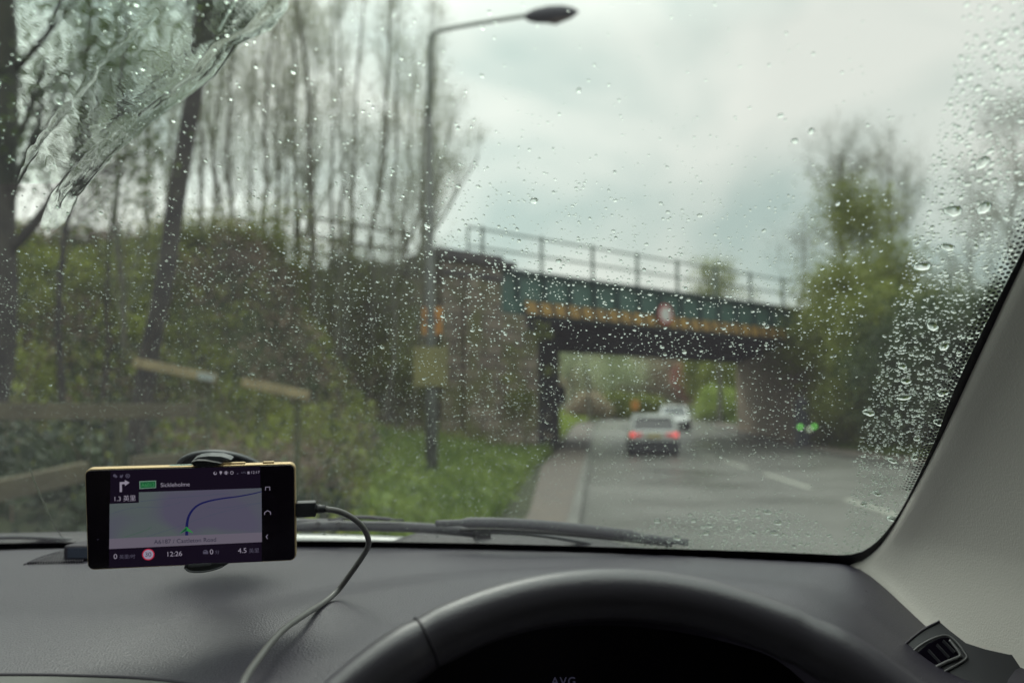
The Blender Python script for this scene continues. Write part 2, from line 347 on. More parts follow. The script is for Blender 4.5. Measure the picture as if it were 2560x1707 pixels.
mb.beam(bp3(-2.2, -.05, 6.8), bp3(-2.2, -.05, 7.84), .07, .07, up=(1, 0, 0)); mb.build('handrail', m_rail, bridge)
# round sign on the girder
m_red = mat('sign_red', (0.42, 0.055, 0.06), 0.4); m_white = mat('sign_white', (0.62, 0.62, 0.6), 0.4)
sgc = bp3(7.0, .36, 5.46)
rs_ = thing('round_road_sign', 'round red-bordered white sign mounted on the green girder above the road', 'road sign', sgc)
mb = MB(); mb.lathe(sgc, [(.40, -.02), (.42, 0), (.42, .02), (.31, .025), (.31, .012)], BN.to_3d(), 32); mb.build('red_border', m_red, rs_, smooth=False)
mb = MB(); mb.lathe(sgc, [(.31, .012), (.31, .018)], BN.to_3d(), 32); mb.build('white_disc', m_white, rs_)
mb = MB(); mb.beam(sgc-BN.to_3d()*.02+Vector((0, 0, -.4)), sgc-BN.to_3d()*.02+Vector((0, 0, .4)), .08, .05, up=BN.to_3d()); mb.build('bracket', m_dark, rs_)
# post and rail fence along the embankment crest, left of the pier
m_tim = mat('weathered_timber', (0.10, 0.095, 0.08), 0.85, col2=(0.15, 0.14, 0.11), scale=4, bump=.5, bscale=20)
fn = thing('rail_fence', 'dark post and rail fence on the embankment top left of the bridge pier', 'fence', bp3(-6, -.8, 5.9))
for z in (6.35, 6.85, 7.45):
    mb = MB(); mb.beam(bp3(-3.9, -.9, z+.0), bp3(-8.0, -.9, z+.06), .05, .09); mb.build('rail', m_tim, fn)
for t in np.arange(-4.1, -8.2, -1.9):
    mb = MB(); mb.beam(bp3(t, -.98, 5.6), bp3(t, -.98, 7.65), .1, .1, up=(1, 0, 0)); mb.build('post', m_tim, fn)

# ================================================================== street lamp, yellow notice, orange marker boards
m_pole = mat('lamp_pole_paint', (0.055, 0.06, 0.05), 0.5, col2=(0.09, 0.10, 0.085), scale=6)
m_polel = mat('lamp_pole_galvanised', (0.16, 0.185, 0.15), 0.45, col2=(0.12, 0.14, 0.115), scale=6)
lb = G(1080, 1224); LY = lb.y
lamp = thing('street_lamp', 'tall street lamp with a long bracket arm standing on the grass verge', 'street lamp', (lb.x, LY, 0.0))
pb, pm, pt = Vector((lb.x, LY, -.1)), P(1072, 290, LY), P(1077, 84, LY)
mb = MB(); mb.tube([pb, pb+(pm-pb)*.28, pb+(pm-pb)*.3, pm], [.115, .105, .075, .068], 12); mb.build('pole', m_pole, lamp, smooth=True)
mb = MB(); he = P(1322, 39, LY+.15)
mb.tube(smooth_path([pm, P(1074, 180, LY), P(1077, 100, LY), P(1088, 82, LY), P(1112, 74, LY), P(1200, 58, LY+.05), he], 4), [.055]*5+[.05]*5+[.038]*15, 10); mb.build('arm', m_polel, lamp, smooth=True)
a_, b_ = P(1312, 43, LY+.1), P(1446, 30, LY+.25); ax = (b_-a_).normalized(); Lh = (b_-a_).length
mb = MB(); sec = []; nn = 14
prof = [(0, .03), (.06, .09), (.2, .14), (.45, .17), (.7, .155), (.88, .10), (1, .02)]
side = ax.cross(Vector((0, 0, 1))).normalized(); upv = side.cross(ax)
for k, (s_, r_) in enumerate(prof):
    for q in range(nn):
        an = 2*PI*q/nn; sec.append(a_ + ax*Lh*s_ + side*math.cos(an)*r_*0.9 + upv*math.sin(an)*r_*(0.95))
mb.add(sec, [(i*nn+k, i*nn+(k+1)%nn, (i+1)*nn+(k+1)%nn, (i+1)*nn+k) for i in range(len(prof)-1) for k in range(nn)]+[tuple(range(nn))[::-1], tuple((len(prof)-1)*nn+k for k in range(nn))])
m_head = mat('lamp_head_plastic', (0.035, 0.035, 0.05), 0.5); hd = mb.build('lamp_head', m_head, lamp, smooth=True)
m_lens = mat('lamp_lens', (0.10, 0.075, 0.07), 0.3)
mb = MB(); mb.tube([a_+ax*Lh*.35-upv*.12, a_+ax*Lh*.55-upv*.145, a_+ax*Lh*.85-upv*.09], [.05, .10, .05], 10, flat=.5); mb.build('lens', m_lens, hd, smooth=True)
m_ysign = mat('faded_yellow_sheet', (0.22, 0.205, 0.075), 0.6, col2=(0.17, 0.16, 0.065), scale=2.5)
yc = P(1076, 917, LY-.12)
ysn = thing('yellow_notice', 'pale yellow notice board fixed to the lamp post', 'notice board', yc)
mb = MB(); mb.box(yc, (.60, .02, .70)); mb.build('panel', m_ysign, ysn, bevel=.01)
for z in (-.2, .2): mb = MB(); mb.box(yc+Vector((0, .07, z)), (.2, .12, .03)); mb.build('clamp', m_dark, ysn)
m_or = mat('marker_orange', (0.62, 0.27, 0.04), 0.5, col2=(0.45, 0.19, 0.035), scale=3)
for i, px in enumerate((1063, 1096)):
    oc = P(px, 802, LY+.35)
    ot = thing('marker_board', ['narrow orange marker board left of the lamp post', 'brighter orange marker board right of the lamp post'][i], 'marker board', oc, 'orange marker boards behind the lamp post')
    mb = MB(); mb.box(oc, (.10 if i == 0 else .125, .02, .50)); mb.build('panel', m_or, ot, bevel=.005)
    mb = MB(); mb.box(oc+Vector((.06 if i == 0 else -.08, -.1, 0)), (.2, .03, .04)); mb.build('bracket', m_dark, ot)
# low dark post with green reflectors by the right abutment
gy = 33.5; gb = P(2005, 1062, gy)
gp = thing('reflector_post', 'dark roadside post with two green and one pale glowing reflector beside the right abutment', 'reflector post', (gb.x, gy, 0))
mb = MB(); mb.box((gb.x, gy, .95), (.55, .45, 2.0), taper=.85); mb.build('cabinet', mat('cabinet_grey', (.05, .055, .065), .6), gp, bevel=.05)
mb = MB(); mb.lathe((gb.x+.05, gy, 1.96), [(.22, 0), (.2, .12), (.08, .2)], n=12); mb.build('cap', mat('cap_grey', (.09, .09, .10), .6), gp, smooth=True)
m_gr = mat('green_reflector_glow', (.1, .4, .08), .3, emis=(.16, .55, .10), estr=2.2); m_pr = mat('pale_reflector_glow', (.4, .45, .3), .3, emis=(.35, .42, .28), estr=1.6)  # emission paints the glint; these reflectors are no lamps
for px, py, m_ in ((2000, 1067, m_gr), (2036, 1066, m_gr), (2023, 1073, m_pr)):
    q = P(px, py, gy-.28); mb = MB(); mb.lathe(q, [(.07, 0), (.07, .03), (.04, .05)], (0, -1, 0), 12); mb.build('reflector', m_, gp)
# ================================================================== vehicles ahead
m_glass = mat('car_glass', (0.02, 0.03, 0.032), 0.12, spec=0.8); m_tyre = mat('tyre_rubber', (0.018, 0.018, 0.02), 0.8)
m_rim = mat('alloy_rim', (0.35, 0.36, 0.37), 0.35, metal=0.8); m_plast = mat('black_bumper', (0.022, 0.023, 0.028), 0.6)
def make_car(name, label, cat, loc, rz, W, Ln, H, paint, suv=False, rear_on=False, front=False):
    root = thing(name, label, cat, loc); root.rotation_euler = (0, 0, rz)
    Mx = Matrix.Translation(loc) @ Matrix.Rotation(rz, 4, 'Z')
    def put(mb): mb.v = [tuple(Mx @ Vector(q)) for q in mb.v]; return mb
    hw = W/2; zb = 0.30 if suv else 0.22; belt = H*0.60; n = 10
    # body side profile: (y, half width, z bottom, z top)   rear at y=0, front at y=Ln
    prof = [(0.0, .80, zb+.12, belt*.93), (.06, .95, zb+.02, belt), (.5, 1.0, zb, belt*1.0), (Ln*.5, 1.0, zb, belt*.98), (Ln*.68, 1.0, zb, belt*.95),
            (Ln*.90, .96, zb, belt*.80), (Ln*.98, .86, zb+.05, belt*.70), (Ln, .74, zb+.12, belt*.6)]
    mb = MB(); V = []
    for (y, k, z0, z1) in prof:
        zm = (z0+z1)/2
        for x, z in ((-.82, z0), (-.97, z0+.12), (-1.0, zm), (-.96, z1-.06), (-.88, z1), (.88, z1), (.96, z1-.06), (1.0, zm), (.97, z0+.12), (.82, z0)): V.append((x*k*hw, y, z))
    m_ = len(prof); mb.add(V, [(i*n+k, i*n+(k+1)%n, (i+1)*n+(k+1)%n, (i+1)*n+k) for i in range(m_-1) for k in range(n)]+[tuple(range(n))[::-1], tuple((m_-1)*n+k for k in range(n))])
    body = put(mb).build('body', paint, root, smooth=False, bevel=.03, seg=2)
    # greenhouse (glass) and roof skin, pillars
    gh = [(.16 if not suv else .10, .86), (.42, .80), (Ln*.40, .80), (Ln*.70, .88)]
    zt = [belt, H-.07, H-.06, belt*.95]; mb = MB(); V = []
    pr2 = [(.10, .88, belt-.02, belt), (.38, .76, belt-.02, H-.08), (Ln*.25, .77, belt-.02, H-.04), (Ln*.46, .76, belt-.02, H-.06), (Ln*.71, .88, belt-.06, belt-.03)]
    for (y, k, z0, z1) in pr2:
        for x, z in ((-.90*hw, z0), (-k*hw*.98, z1), (k*hw*.98, z1), (.90*hw, z0)): V.append((x, y, z))
    mb.add(V, [(i*4+k, i*4+(k+1)%4, (i+1)*4+(k+1)%4, (i+1)*4+k) for i in range(4) for k in range(4)])
    put(mb).build('windows', m_glass, body)
    mb = MB(); V = []
    for (y, k, z) in ((.26, .70, H-.13), (.34, .80, H-.05), (Ln*.25, .81, H), (Ln*.44, .79, H-.02), (Ln*.50, .74, H-.09)):
        for x, dz in ((-1, -.07), (-.9, 0), (.9, 0), (1, -.07)): V.append((x*k*hw, y, z+dz))
    mb.add(V, [(i*4+k, (i+1)*4+k, (i+1)*4+k+1, i*4+k+1) for i in range(4) for k in range(3)])
    put(mb).build('roof', paint, body, smooth=True)
    for s_ in (-1, 1):
        mb = MB(); mb.beam((s_*.86*hw, .12, belt), (s_*.77*hw, .36, H-.08), .10, .07); put(mb).build('pillar', paint, body); mb = MB(); mb.beam((s_*.87*hw, Ln*.70, belt-.04), (s_*.76*hw, Ln*.47, H-.07), .07, .06); put(mb).build('pillar', paint, body)
        mb = MB(); mb.beam((s_*.885*hw, Ln*.38, belt), (s_*.775*hw, Ln*.36, H-.06), .04, .09); put(mb).build('pillar', paint, body)
        mb = MB(); mb.beam((s_*.885*hw, Ln*.17, belt), (s_*.775*hw, Ln*.18, H-.06), .04, .09); put(mb).build('pillar', paint, body)
    for y in (Ln*.19, Ln*.80):
        for s_ in (-1, 1):
            mb = MB(); r = .34 if suv else .31
            mb.lathe((s_*(hw-.20), y, r), [(r*.6, -.02), (r-.03, 0), (r, .03), (r, .17), (r-.03, .2), (r*.6, .21)], (s_, 0, 0), 20); wh = put(mb).build('wheel', m_tyre, root, smooth=False)
            mb = MB(); mb.lathe((s_*(hw+.0), y, r), [(r*.6, 0), (r*.55, .015), (.05, .02)], (s_, 0, 0), 16); put(mb).build('rim', m_rim, wh)
    mb = MB(); mb.box((0, -.06, zb+.10), (W*.96, .20, .42)); put(mb).build('rear_bumper', m_plast, root, bevel=.04)
    mb = MB(); mb.box((0, Ln-.0, zb+.10), (W*.84, .16, .36)); put(mb).build('front_bumper', m_plast if suv else paint, root, bevel=.04)
    m_tail = mat('tail_light_'+cat.replace(' ', '_'), (.4, .02, .02), .3, emis=(1.0, .06, .07), estr=.95 if rear_on else 0.05)
    m_tdim = mat('tail_lens_'+cat.replace(' ', '_'), (.4, .02, .03), .3, emis=(.8, .05, .06), estr=.35 if rear_on else 0.02)
    for s_ in (-1, 1):
        mb = MB(); mb.box((s_*hw*.84, -.02, belt*.83), (.17, .10, .13)); tl = put(mb).build('tail_light', m_tail, root, bevel=.03)
        mb = MB(); mb.box((s_*hw*.60, -.015, belt*.83), (.22, .06, .10)); put(mb).build('inner_lens', m_tdim, tl, bevel=.02)
        mb = MB(); mb.box((s_*hw*.70, Ln-.14, belt*.66), (.34, .12, .13)); put(mb).build('headlight', mat('headlight_lens', (.55, .57, .55), .15), root, bevel=.03)
        mb = MB(); mb.box((s_*(hw+.08), Ln*.62, belt+.06), (.18, .10, .13)); put(mb).build('wing_mirror', paint, root, bevel=.03)
    mb = MB(); mb.box((0, -.055, belt*.78 if not suv else belt*.6), (.50, .02, .11)); put(mb).build('rear_plate', mat('rear_plate_yellow', (.42, .33, .10), .5), root)
    mb = MB(); mb.box((0, Ln+.085, zb+.12), (.50, .02, .11)); put(mb).build('front_plate', m_white, root)
    mb = MB(); mb.box((0, Ln-.02, belt*.52), (W*.5, .10, .18)); put(mb).build('grille', m_plast, root, bevel=.02)
    return root
m_silver = mat('silver_paint', (0.44, 0.46, 0.44), 0.32, metal=0.2, coat=.6); m_whitep = mat('white_paint', (0.78, 0.82, 0.81), 0.25, coat=.8)
c1 = P(1636, 1138, 27.6)
make_car('silver_hatchback', 'silver hatchback seen from behind with its red brake lights lit', 'car', (c1.x, c1.y, 0), math.radians(-7), 1.74, 4.2, 1.46, m_silver, rear_on=True)
c2 = P(1700, 1078, 50.0)
make_car('white_car', 'white car coming the other way under the bridge', 'car', (c2.x+.4, c2.y+4.3, float(rise(50))+.03), math.radians(180-8), 1.85, 4.4, 1.60, m_whitep, suv=True)

# ================================================================== vegetation
def leafmat(name, a, b, scale=1.2, tl=0.35): return mat(name, a, 0.6, col2=b, scale=scale, transl=tl, detail=3, lo=.4, hi=.6)
m_lf = leafmat('leaf_fresh_green', (0.12, 0.145, 0.025), (0.29, 0.34, 0.055), .9)
m_lf2 = leafmat('leaf_yellow_green', (0.13, 0.165, 0.022), (0.26, 0.30, 0.06), .8)
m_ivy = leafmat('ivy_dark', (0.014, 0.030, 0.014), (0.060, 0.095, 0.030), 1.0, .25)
m_dk = leafmat('leaf_deep_green', (0.02, 0.045, 0.012), (0.06, 0.10, 0.02), .8, .25)
m_brn = leafmat('brown_twig_haze', (0.34, 0.28, 0.20), (0.48, 0.41, 0.29), .5, .5)
m_ol = leafmat('leaf_olive', (0.07, 0.10, 0.035), (0.14, 0.19, 0.06), .8, .4)
m_brn2 = leafmat('dead_leaf', (0.12, 0.092, 0.068), (0.26, 0.20, 0.135), .7, .3)
m_pale = leafmat('pale_leaf', (0.50, 0.56, 0.34), (0.62, 0.68, 0.45), .7, .5)
m_twl = leafmat('bud_haze', (0.16, 0.155, 0.115), (0.22, 0.21, 0.15), .5, .4)
m_redl = leafmat('copper_leaf', (0.30, 0.10, 0.09), (0.38, 0.15, 0.12), .6, .3)
m_bark = mat('bark_grey_brown', (0.10, 0.098, 0.078), .9, col2=(0.17, 0.165, 0.125), scale=5, bump=.8, bscale=20)
m_barkd = mat('bark_dark', (0.035, 0.033, 0.032), .9, col2=(0.065, 0.06, 0.05), scale=4, bump=.8, bscale=16)
m_twig = mat('bare_twigs', (0.19, 0.21, 0.15), .9, col2=(0.26, 0.28, 0.20), scale=2)
def leaves(centers, spread, n_each, size, seed, flat=0.6):
    rs = np.random.RandomState(seed); c = np.repeat(np.asarray(centers, float), n_each, 0); n = len(c)
    c = c + rs.normal(size=(n, 3))*np.array([1, 1, .75])*spread
    a = rs.normal(size=(n, 3)); a /= np.linalg.norm(a, axis=1)[:, None]; b = rs.normal(size=(n, 3)); b = np.cross(a, b); b /= np.linalg.norm(b, axis=1)[:, None]
    s = size*(0.6+0.8*rs.rand(n, 1)); V = np.stack([c-a*s, c-b*s*flat, c+a*s, c+b*s*flat], 1).reshape(-1, 3)
    return V, np.arange(4*n).reshape(n, 4)
def tubes_np(paths):        # list of (pts (k,3), radii (k,)) 4-sided tubes; returns V,F
    V, Fs, o = [], [], 0
    for pts, r in paths:
        pts = np.asarray(pts); k = len(pts); d = np.gradient(pts, axis=0); d /= np.linalg.norm(d, axis=1)[:, None]+1e-9
        u = np.cross(d, [0.31, 0.77, 0.2]); u /= np.linalg.norm(u, axis=1)[:, None]+1e-9; w_ = np.cross(d, u); m = 3 if r[0] < .03 else 8
        ang = np.arange(m)*2*np.pi/m
        ring = pts[:, None, :] + (u[:, None, :]*np.cos(ang)[None, :, None] + w_[:, None, :]*np.sin(ang)[None, :, None])*np.asarray(r)[:, None, None]
        V.append(ring.reshape(-1, 3)); i = np.arange(k-1)[:, None]*m; j = np.arange(m)[None, :]
        Fs.append(np.stack([i+j, i+(j+1) % m, i+m+(j+1) % m, i+m+j], 2).reshape(-1, 4)+o); o += k*m
    return np.concatenate(V), np.concatenate(Fs)
def grow(rs, base, top, r0, nb, blen, levels=3, up=.55, start=.25, wig=.02, sub=(5, 4), taper=.85):
    base, top = np.asarray(base, float), np.asarray(top, float); H = np.linalg.norm(top-base); k = 12; s = np.linspace(0, 1, k)
    pts = base + (top-base)*s[:, None] + np.cumsum(rs.normal(size=(k, 3))*H*wig*.35, 0)*[1, 1, .2]
    trunk = (pts, r0*(1-s*taper)+.004); br = []; tips = []
    def branch(p, d, ln, r, lev):
        k2 = 5 if lev < 3 else 4; q = [p]; dd = d.copy()
        for _ in range(k2-1):
            dd = dd + rs.normal(size=3)*.13 + np.array([0, 0, up*.22]); dd /= np.linalg.norm(dd); q.append(q[-1]+dd*ln/(k2-1))
        q = np.array(q); br.append((q, np.linspace(r, max(r*.25, .0018), k2))); tips.append(q[-1]); tips.append(q[k2//2])
        if lev < levels:
            for _ in range(sub[min(lev-1, len(sub)-1)]):
                f = rs.uniform(.25, 1); pp = q[0]+(q[-1]-q[0])*f; i = int(f*(k2-1)); i = min(i, k2-2); pp = q[i]+(q[i+1]-q[i])*(f*(k2-1)-i)
                a = rs.normal(size=3); a -= a.dot(dd)*dd; a /= np.linalg.norm(a); nd = dd*.85+a*rs.uniform(.35, .75); nd /= np.linalg.norm(nd)
                branch(pp, nd, ln*rs.uniform(.35, .6), max(r*.42, .0026), lev+1)
    for _ in range(nb):
        f = start+(1-start)*rs.rand()**.9; i = min(int(f*(k-1)), k-2); p = pts[i]+(pts[i+1]-pts[i])*(f*(k-1)-i)
        az = rs.rand()*6.283; o = np.array([math.cos(az), math.sin(az), 0]); d = o*math.cos(up*1.6)+np.array([0, 0, 1])*math.sin(up*1.6); 
        branch(p, d, blen*(1.15-f*.7)*rs.uniform(.6, 1.15), max(r0*(1-f*.8)*.38, .006), 1)
    return trunk, br, np.array(tips)
def tree(name, label, base, top, r0, nb, blen, seed, leafm=None, nleaf=0, lsize=.05, lspread=.2, group=None, barkm=None, cat='tree', **k):
    rs = np.random.RandomState(seed); tr, br, tips = grow(rs, base, top, r0, nb, blen, **k)
    o = thing(name, label, cat, tuple(base), group); bm_ = barkm or m_bark
    V, Fq = tubes_np([tr]); npmesh('trunk', V, Fq, bm_, o, True)
    V, Fq = tubes_np(br); cr_ = npmesh('crown' if not nleaf else 'branches', V, Fq, m_twig if barkm is None else barkm, o)
    if nleaf:
        V, Fq = leaves(tips, lspread, nleaf, lsize, seed+1); npmesh('crown', V, Fq, leafm, o)
    return o
def gz(x, y): return float(hgt(np.array([x]), np.array([y]))[0])
# bare trees of the embankment thicket (px of the foot, distance, px/py of the top, radius)
rs0 = np.random.RandomState(11)
bare = [(560, 23, 500, 20, .06), (660, 25, 690, 30, .06), (715, 22, 690, -60, .06), (850, 22, 880, -60, .06), (960, 23, 980, -40, .07), (1015, 26, 1190, 380, .07), (1008, 25, 1080, -20, .06), (300, 15.5, 330, -60, .07), (352, 20, 372, -40, .06), (470, 19, 520, -120, .07), (520, 21, 560, 40, .06), (575, 22, 590, -60, .08), (640, 21, 655, -80, .08), (690, 23, 720, 40, .06), (735, 24, 735, -40, .08),
        (785, 22, 770, -60, .15), (820, 24, 850, -30, .08), (868, 23, 905, -60, .08), (905, 25, 960, 20, .07), (920, 24, 1010, -60, .09), (945, 24.5, 1060, 60, .10), (1005, 25.5, 1100, 150, .09), (1030, 27, 1150, 280, .08), (430, 24, 440, 60, .06), (610, 25, 630, 0, .06), (760, 26, 800, 60, .06), (995, 28, 1020, 100, .07)]
for i, (px, Y, tx, ty, r) in enumerate(bare):
    q = P(px, 1050, Y); z = gz(q.x, q.y); tp_ = P(tx, ty, Y+rs0.uniform(-1, 1)); b0 = (q.x, q.y, z-.1)
    sl = i % 4 == 0 or r >= .15
    tree('bare_tree', 'stouter trunk standing among the bare trees on the embankment left of the lamp' if r >= .15 else ('right-leaning bare tree with branches sweeping right over the bridge pier' if px == 1005 else 'slender bare tree in the thicket on the embankment left of the street lamp'),
         b0, tuple(tp_), r*.8, 35, 2.4, 100+i, leafm=m_lf2, nleaf=1, lsize=.026, lspread=.15, group='bare trees on the embankment', up=.72, start=.10, sub=(5, 3), wig=.02)
# near leaning tree and the dark trunk at the far left, both with leafy crowns
lt = P(322, 1000, 9.0)
tree('leaning_tree', 'dark leaning tree trunk rising behind the wooden rails at left', (lt.x, lt.y, gz(lt.x, lt.y)), tuple(P(560, -160, 9.6)), .105, 12, 1.5, 7, taper=.15, leafm=m_dk, nleaf=2, lsize=.035, lspread=.14, barkm=m_barkd, start=.62, wig=.012)
dt = P(50, 1050, 7.5)
tree('dark_tree', 'thick dark tree trunk at the far left edge of the view', (dt.x-.3, dt.y, gz(dt.x, dt.y)), tuple(P(22, -500, 7.5)), .20, 26, 2.4, 8, taper=.12, leafm=m_ol, nleaf=5, lsize=.035, lspread=.16, barkm=m_barkd, start=.30, wig=.012, sub=(4, 3))
tree('leafy_tree', 'leafy dark green tree overhanging the upper left behind the streaks of water', tuple(P(150, 1080, 12)), tuple(P(235, -260, 12)), .055, 44, 2.8, 9, leafm=m_ol, nleaf=5, lsize=.040, lspread=.26, barkm=m_barkd, start=.25, sub=(4, 3))
tree('leafy_tree', 'thin young tree in dark leaf between the two near trunks', tuple(P(255, 1060, 14)), tuple(P(330, 100, 14)), .035, 20, 2.0, 19, leafm=m_ol, nleaf=2, lsize=.04, lspread=.2, barkm=m_barkd, start=.2, sub=(4, 3))
for i, (px, Y, py, nl) in enumerate(((840, 23.5, 600, 2), (730, 22.5, 690, 3), (905, 24.5, 700, 2), (620, 21, 720, 3), (450, 19.5, 740, 3), (980, 24.3, 830, 2))):
    q = P(px, 1050, Y); T0_ = gz(q.x, q.y); tree('leafy_sapling', 'young sapling in fresh green leaf on the bank beside the bridge pier', (q.x, q.y, T0_-.1), tuple(P(px+10, py, Y)), .05, 22, 1.4, 400+i, leafm=m_lf2, nleaf=nl, lsize=.055, lspread=.25, group='saplings in leaf on the bank', up=.5, start=.1)
# undergrowth on the bank
rs = np.random.RandomState(5); n = 9000
x = rs.uniform(-19, .6, n*3); y = rs.uniform(5.5, 31, n*3); t, d = bt(x, y); u = x-road_c(y)
ok = (t < .5) & (d > -1.2) & (u < -2.0) & ((x < -.145*y-.5+.5*fbm(x, y, 1.5, 12)) | ((d < 2.6+1.2*fbm(x, y, 1.2, 14)) & (t < -1.8) & (rs.rand(len(x)) < .5))) & ((d > .5) | (t < -10)); x, y, d, t = x[ok][:n], y[ok][:n], d[ok][:n], t[ok][:n]
z = hgt(x, y); hh = (0.15+0.9*np.clip(fbm(x, y, .8, 9)+.35, 0, 1.4))*rs.rand(len(x))
hh = hh*np.where(x-road_c(y) > -3.4, .25, 1.0)*np.where(x > -.215*y, .6, 1.0)
cen = np.stack([x, y, z+hh], 1)
pick = fbm(x, y, .9, 21)*1.3+rs.normal(size=len(x))*.22-.75*(y < 9.5)*(x < -1.8)  # last term spreads dark ivy at near left to darken that corner
for nm, lab, msk, m_ in (('undergrowth', 'tangled fresh green undergrowth covering the roadside bank', pick > -.06, m_lf), ('ivy_cover', 'dark ivy on the roadside bank, its near-left spread standing in for shade', (pick <= -.06) & ((pick > -.26) | (y < 9.5)), m_ivy), ('dead_bracken', 'brown dead bracken and brambles on the roadside bank', (pick <= -.26) & (y >= 9.5), m_brn2)):
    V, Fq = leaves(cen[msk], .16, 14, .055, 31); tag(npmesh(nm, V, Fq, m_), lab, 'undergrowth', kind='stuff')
# brown stems rising from the bank
pth = []
for i in range(520):
    j = rs.randint(len(x)); b = np.array([x[j], y[j], z[j]]); l = rs.uniform(.8, 2.4); dr = np.array([rs.normal()*.35, rs.normal()*.35, 1]); s = np.linspace(0, 1, 5)[:, None]
    pth.append((b+dr*l*s+np.array([rs.normal()*.4, 0, -.2])*s**2*l*.6, np.linspace(.009, .003, 5)))
V, Fq = tubes_np(pth); tag(npmesh('bramble_stems', V, Fq, m_brn2), 'thin brown bramble stems standing out of the roadside bank', 'brambles', kind='stuff')
# climbing plants on the wing wall and pier
cc = []; c2_ = []
for i in range(2400):
    t_ = -rs.uniform(-.9, 10.5); z_ = rs.uniform(0, 1)**1.25*5.6
    v = fbm(np.array([t_]), np.array([z_]), 1.1, 2)[0]
    if v > .16-.05*(-t_-3): cc.append(bp3(t_, .55 if t_ > -1.5 else .3, z_))
    elif v < -.25: c2_.append(bp3(t_, .5 if t_ > -1.5 else .28, z_))
V, Fq = leaves([tuple(q) for q in cc], .13, 12, .055, 3); tag(npmesh('wall_creeper', V, Fq, m_lf2), 'yellow-green creeper clinging to the stone wall beside the bridge', 'creeper', kind='stuff')
V, Fq = leaves([tuple(q) for q in c2_], .13, 9, .05, 4); tag(npmesh('wall_ivy', V, Fq, m_brn), 'withered brown growth hanging on the stone wall beside the bridge', 'creeper', kind='stuff')
# grass and weeds on the verge in front of the wall and around the lamp
def blades(n, xf, seed, h0, m_, name, lab):
    rs = np.random.RandomState(seed); x, y = xf(rs, n); z = hgt(x, y); k = len(x); h = h0*(.5+rs.rand(k)); a = rs.rand(k)*6.28; w_ = .012+.012*rs.rand(k)
    lean = rs.normal(size=(k, 2))*.3*h[:, None]; b = np.stack([x, y, z-.02], 1); sd_ = np.stack([np.cos(a)*w_, np.sin(a)*w_, 0*a], 1)
    tip = b+np.stack([lean[:, 0], lean[:, 1], h], 1); mid = b+np.stack([lean[:, 0]*.35, lean[:, 1]*.35, h*.6], 1)
    V = np.stack([b-sd_, b+sd_, mid+sd_*.8, tip, mid-sd_*.8], 1).reshape(-1, 3); Fq = np.arange(5*k).reshape(k, 5)
    return tag(npmesh(name, V, Fq, m_), lab, 'grass', kind='stuff')
m_gr1 = leafmat('grass_blades', (0.12, 0.20, 0.025), (0.24, 0.32, 0.06), 1.5, .35)
def vf(rs, n):
    y = rs.uniform(5, 31, n); u = -interp([0, 1], [1, 1], 0)*0 - (rs.rand(n)**1.2)*4.8 - 1.05 - np.interp(y, [9.7, 20], [0, .4]); x = u+road_c(y); t, d = bt(x, y); k = ((d > .6) | (t > .9)) & (x > -.150*y-.2+.3*fbm(x, y, 2, 5)) & ((d > 2.0) | (t > -1.5)); k &= ~((t > .9) & (t < 3) & (d < -.2)); return x[k], y[k]
blades(34000, vf, 1, .30, m_gr1, 'verge_grass', 'bright green grass and weeds on the verge beside the path')
m_wd = leafmat('weed_leaves', (0.11, 0.18, 0.025), (0.22, 0.30, 0.05), 1.5, .35)
rs = np.random.RandomState(77); x_, y_ = vf(rs, 1500); V, Fq = leaves(np.stack([x_, y_, hgt(x_, y_)+.12+.25*rs.rand(len(x_))], 1), .10, 8, .05, 8); tag(npmesh('verge_weeds', V, Fq, m_wd), 'broad leaved weeds growing in the verge grass', 'weeds', kind='stuff')
def vr(rs, n):
    y = rs.uniform(12, 75, n); x = road_c(y)+10+rs.rand(n)*5; t, d = bt(x, y); k = (d > -.0) | (d < -14) | (t < 13); return x[k], y[k]
blades(16000, vr, 2, .3, m_gr1, 'far_verge_grass', 'green grass on the verge across the road')
def vb(rs, n):
    y = rs.uniform(41, 95, n); x = road_c(y)-1.6-rs.rand(n)*9; return x, y
m_gr2 = leafmat('grass_bright', (0.26, 0.36, 0.06), (0.40, 0.48, 0.12), 1.5, .35)
blades(24000, vb, 3, .35, m_gr2, 'meadow_grass', 'bright yellow-green grass bank beyond the bridge')

# right side: tall bare tree, leafy bushes, hedge
def T(name, label, px, Y, py, r, nb, bl, seed, m_=None, nl=0, ls=.05, lsp=.25, fx=None, zb=None, **k):
    q = P(fx if fx else px, 1050, Y); z = gz(q.x, q.y) if zb is None else zb
    return tree(name, label, (q.x, q.y, z-.1), tuple(P(px, py, Y)), r, nb, bl, seed, leafm=m_, nleaf=nl, lsize=ls, lspread=lsp, **k)
T('bare_tree', 'tall bare tree with two tops rising behind the green bushes at right', 2105, 44, 370, .15, 46, 4.4, 201, m_twl, 1, .04, .3, up=.6, start=.25, sub=(7, 5))
T('bare_tree', 'right-hand top of the bare trees behind the green bushes at right', 2220, 45, 395, .14, 42, 4.2, 202, m_twl, 1, .04, .3, up=.6, start=.25, sub=(7, 5))
T('bare_tree', 'low bare tree to the left of the tall bare trees at right', 2010, 47, 600, .08, 26, 3.2, 203, m_twl, 1, .04, .3, up=.5, start=.25)
T('bare_tree', 'brownish bare tree at the far right edge behind the wet glass', 2540, 30, 330, .10, 40, 3.6, 204, m_twl, 3, .03, .25, up=.55, start=.15, sub=(7, 5))
T('bare_tree', 'second brownish bare tree near the right edge below the first', 2440, 33, 560, .09, 34, 3.0, 205, m_twl, 3, .03, .25, up=.5, start=.15)
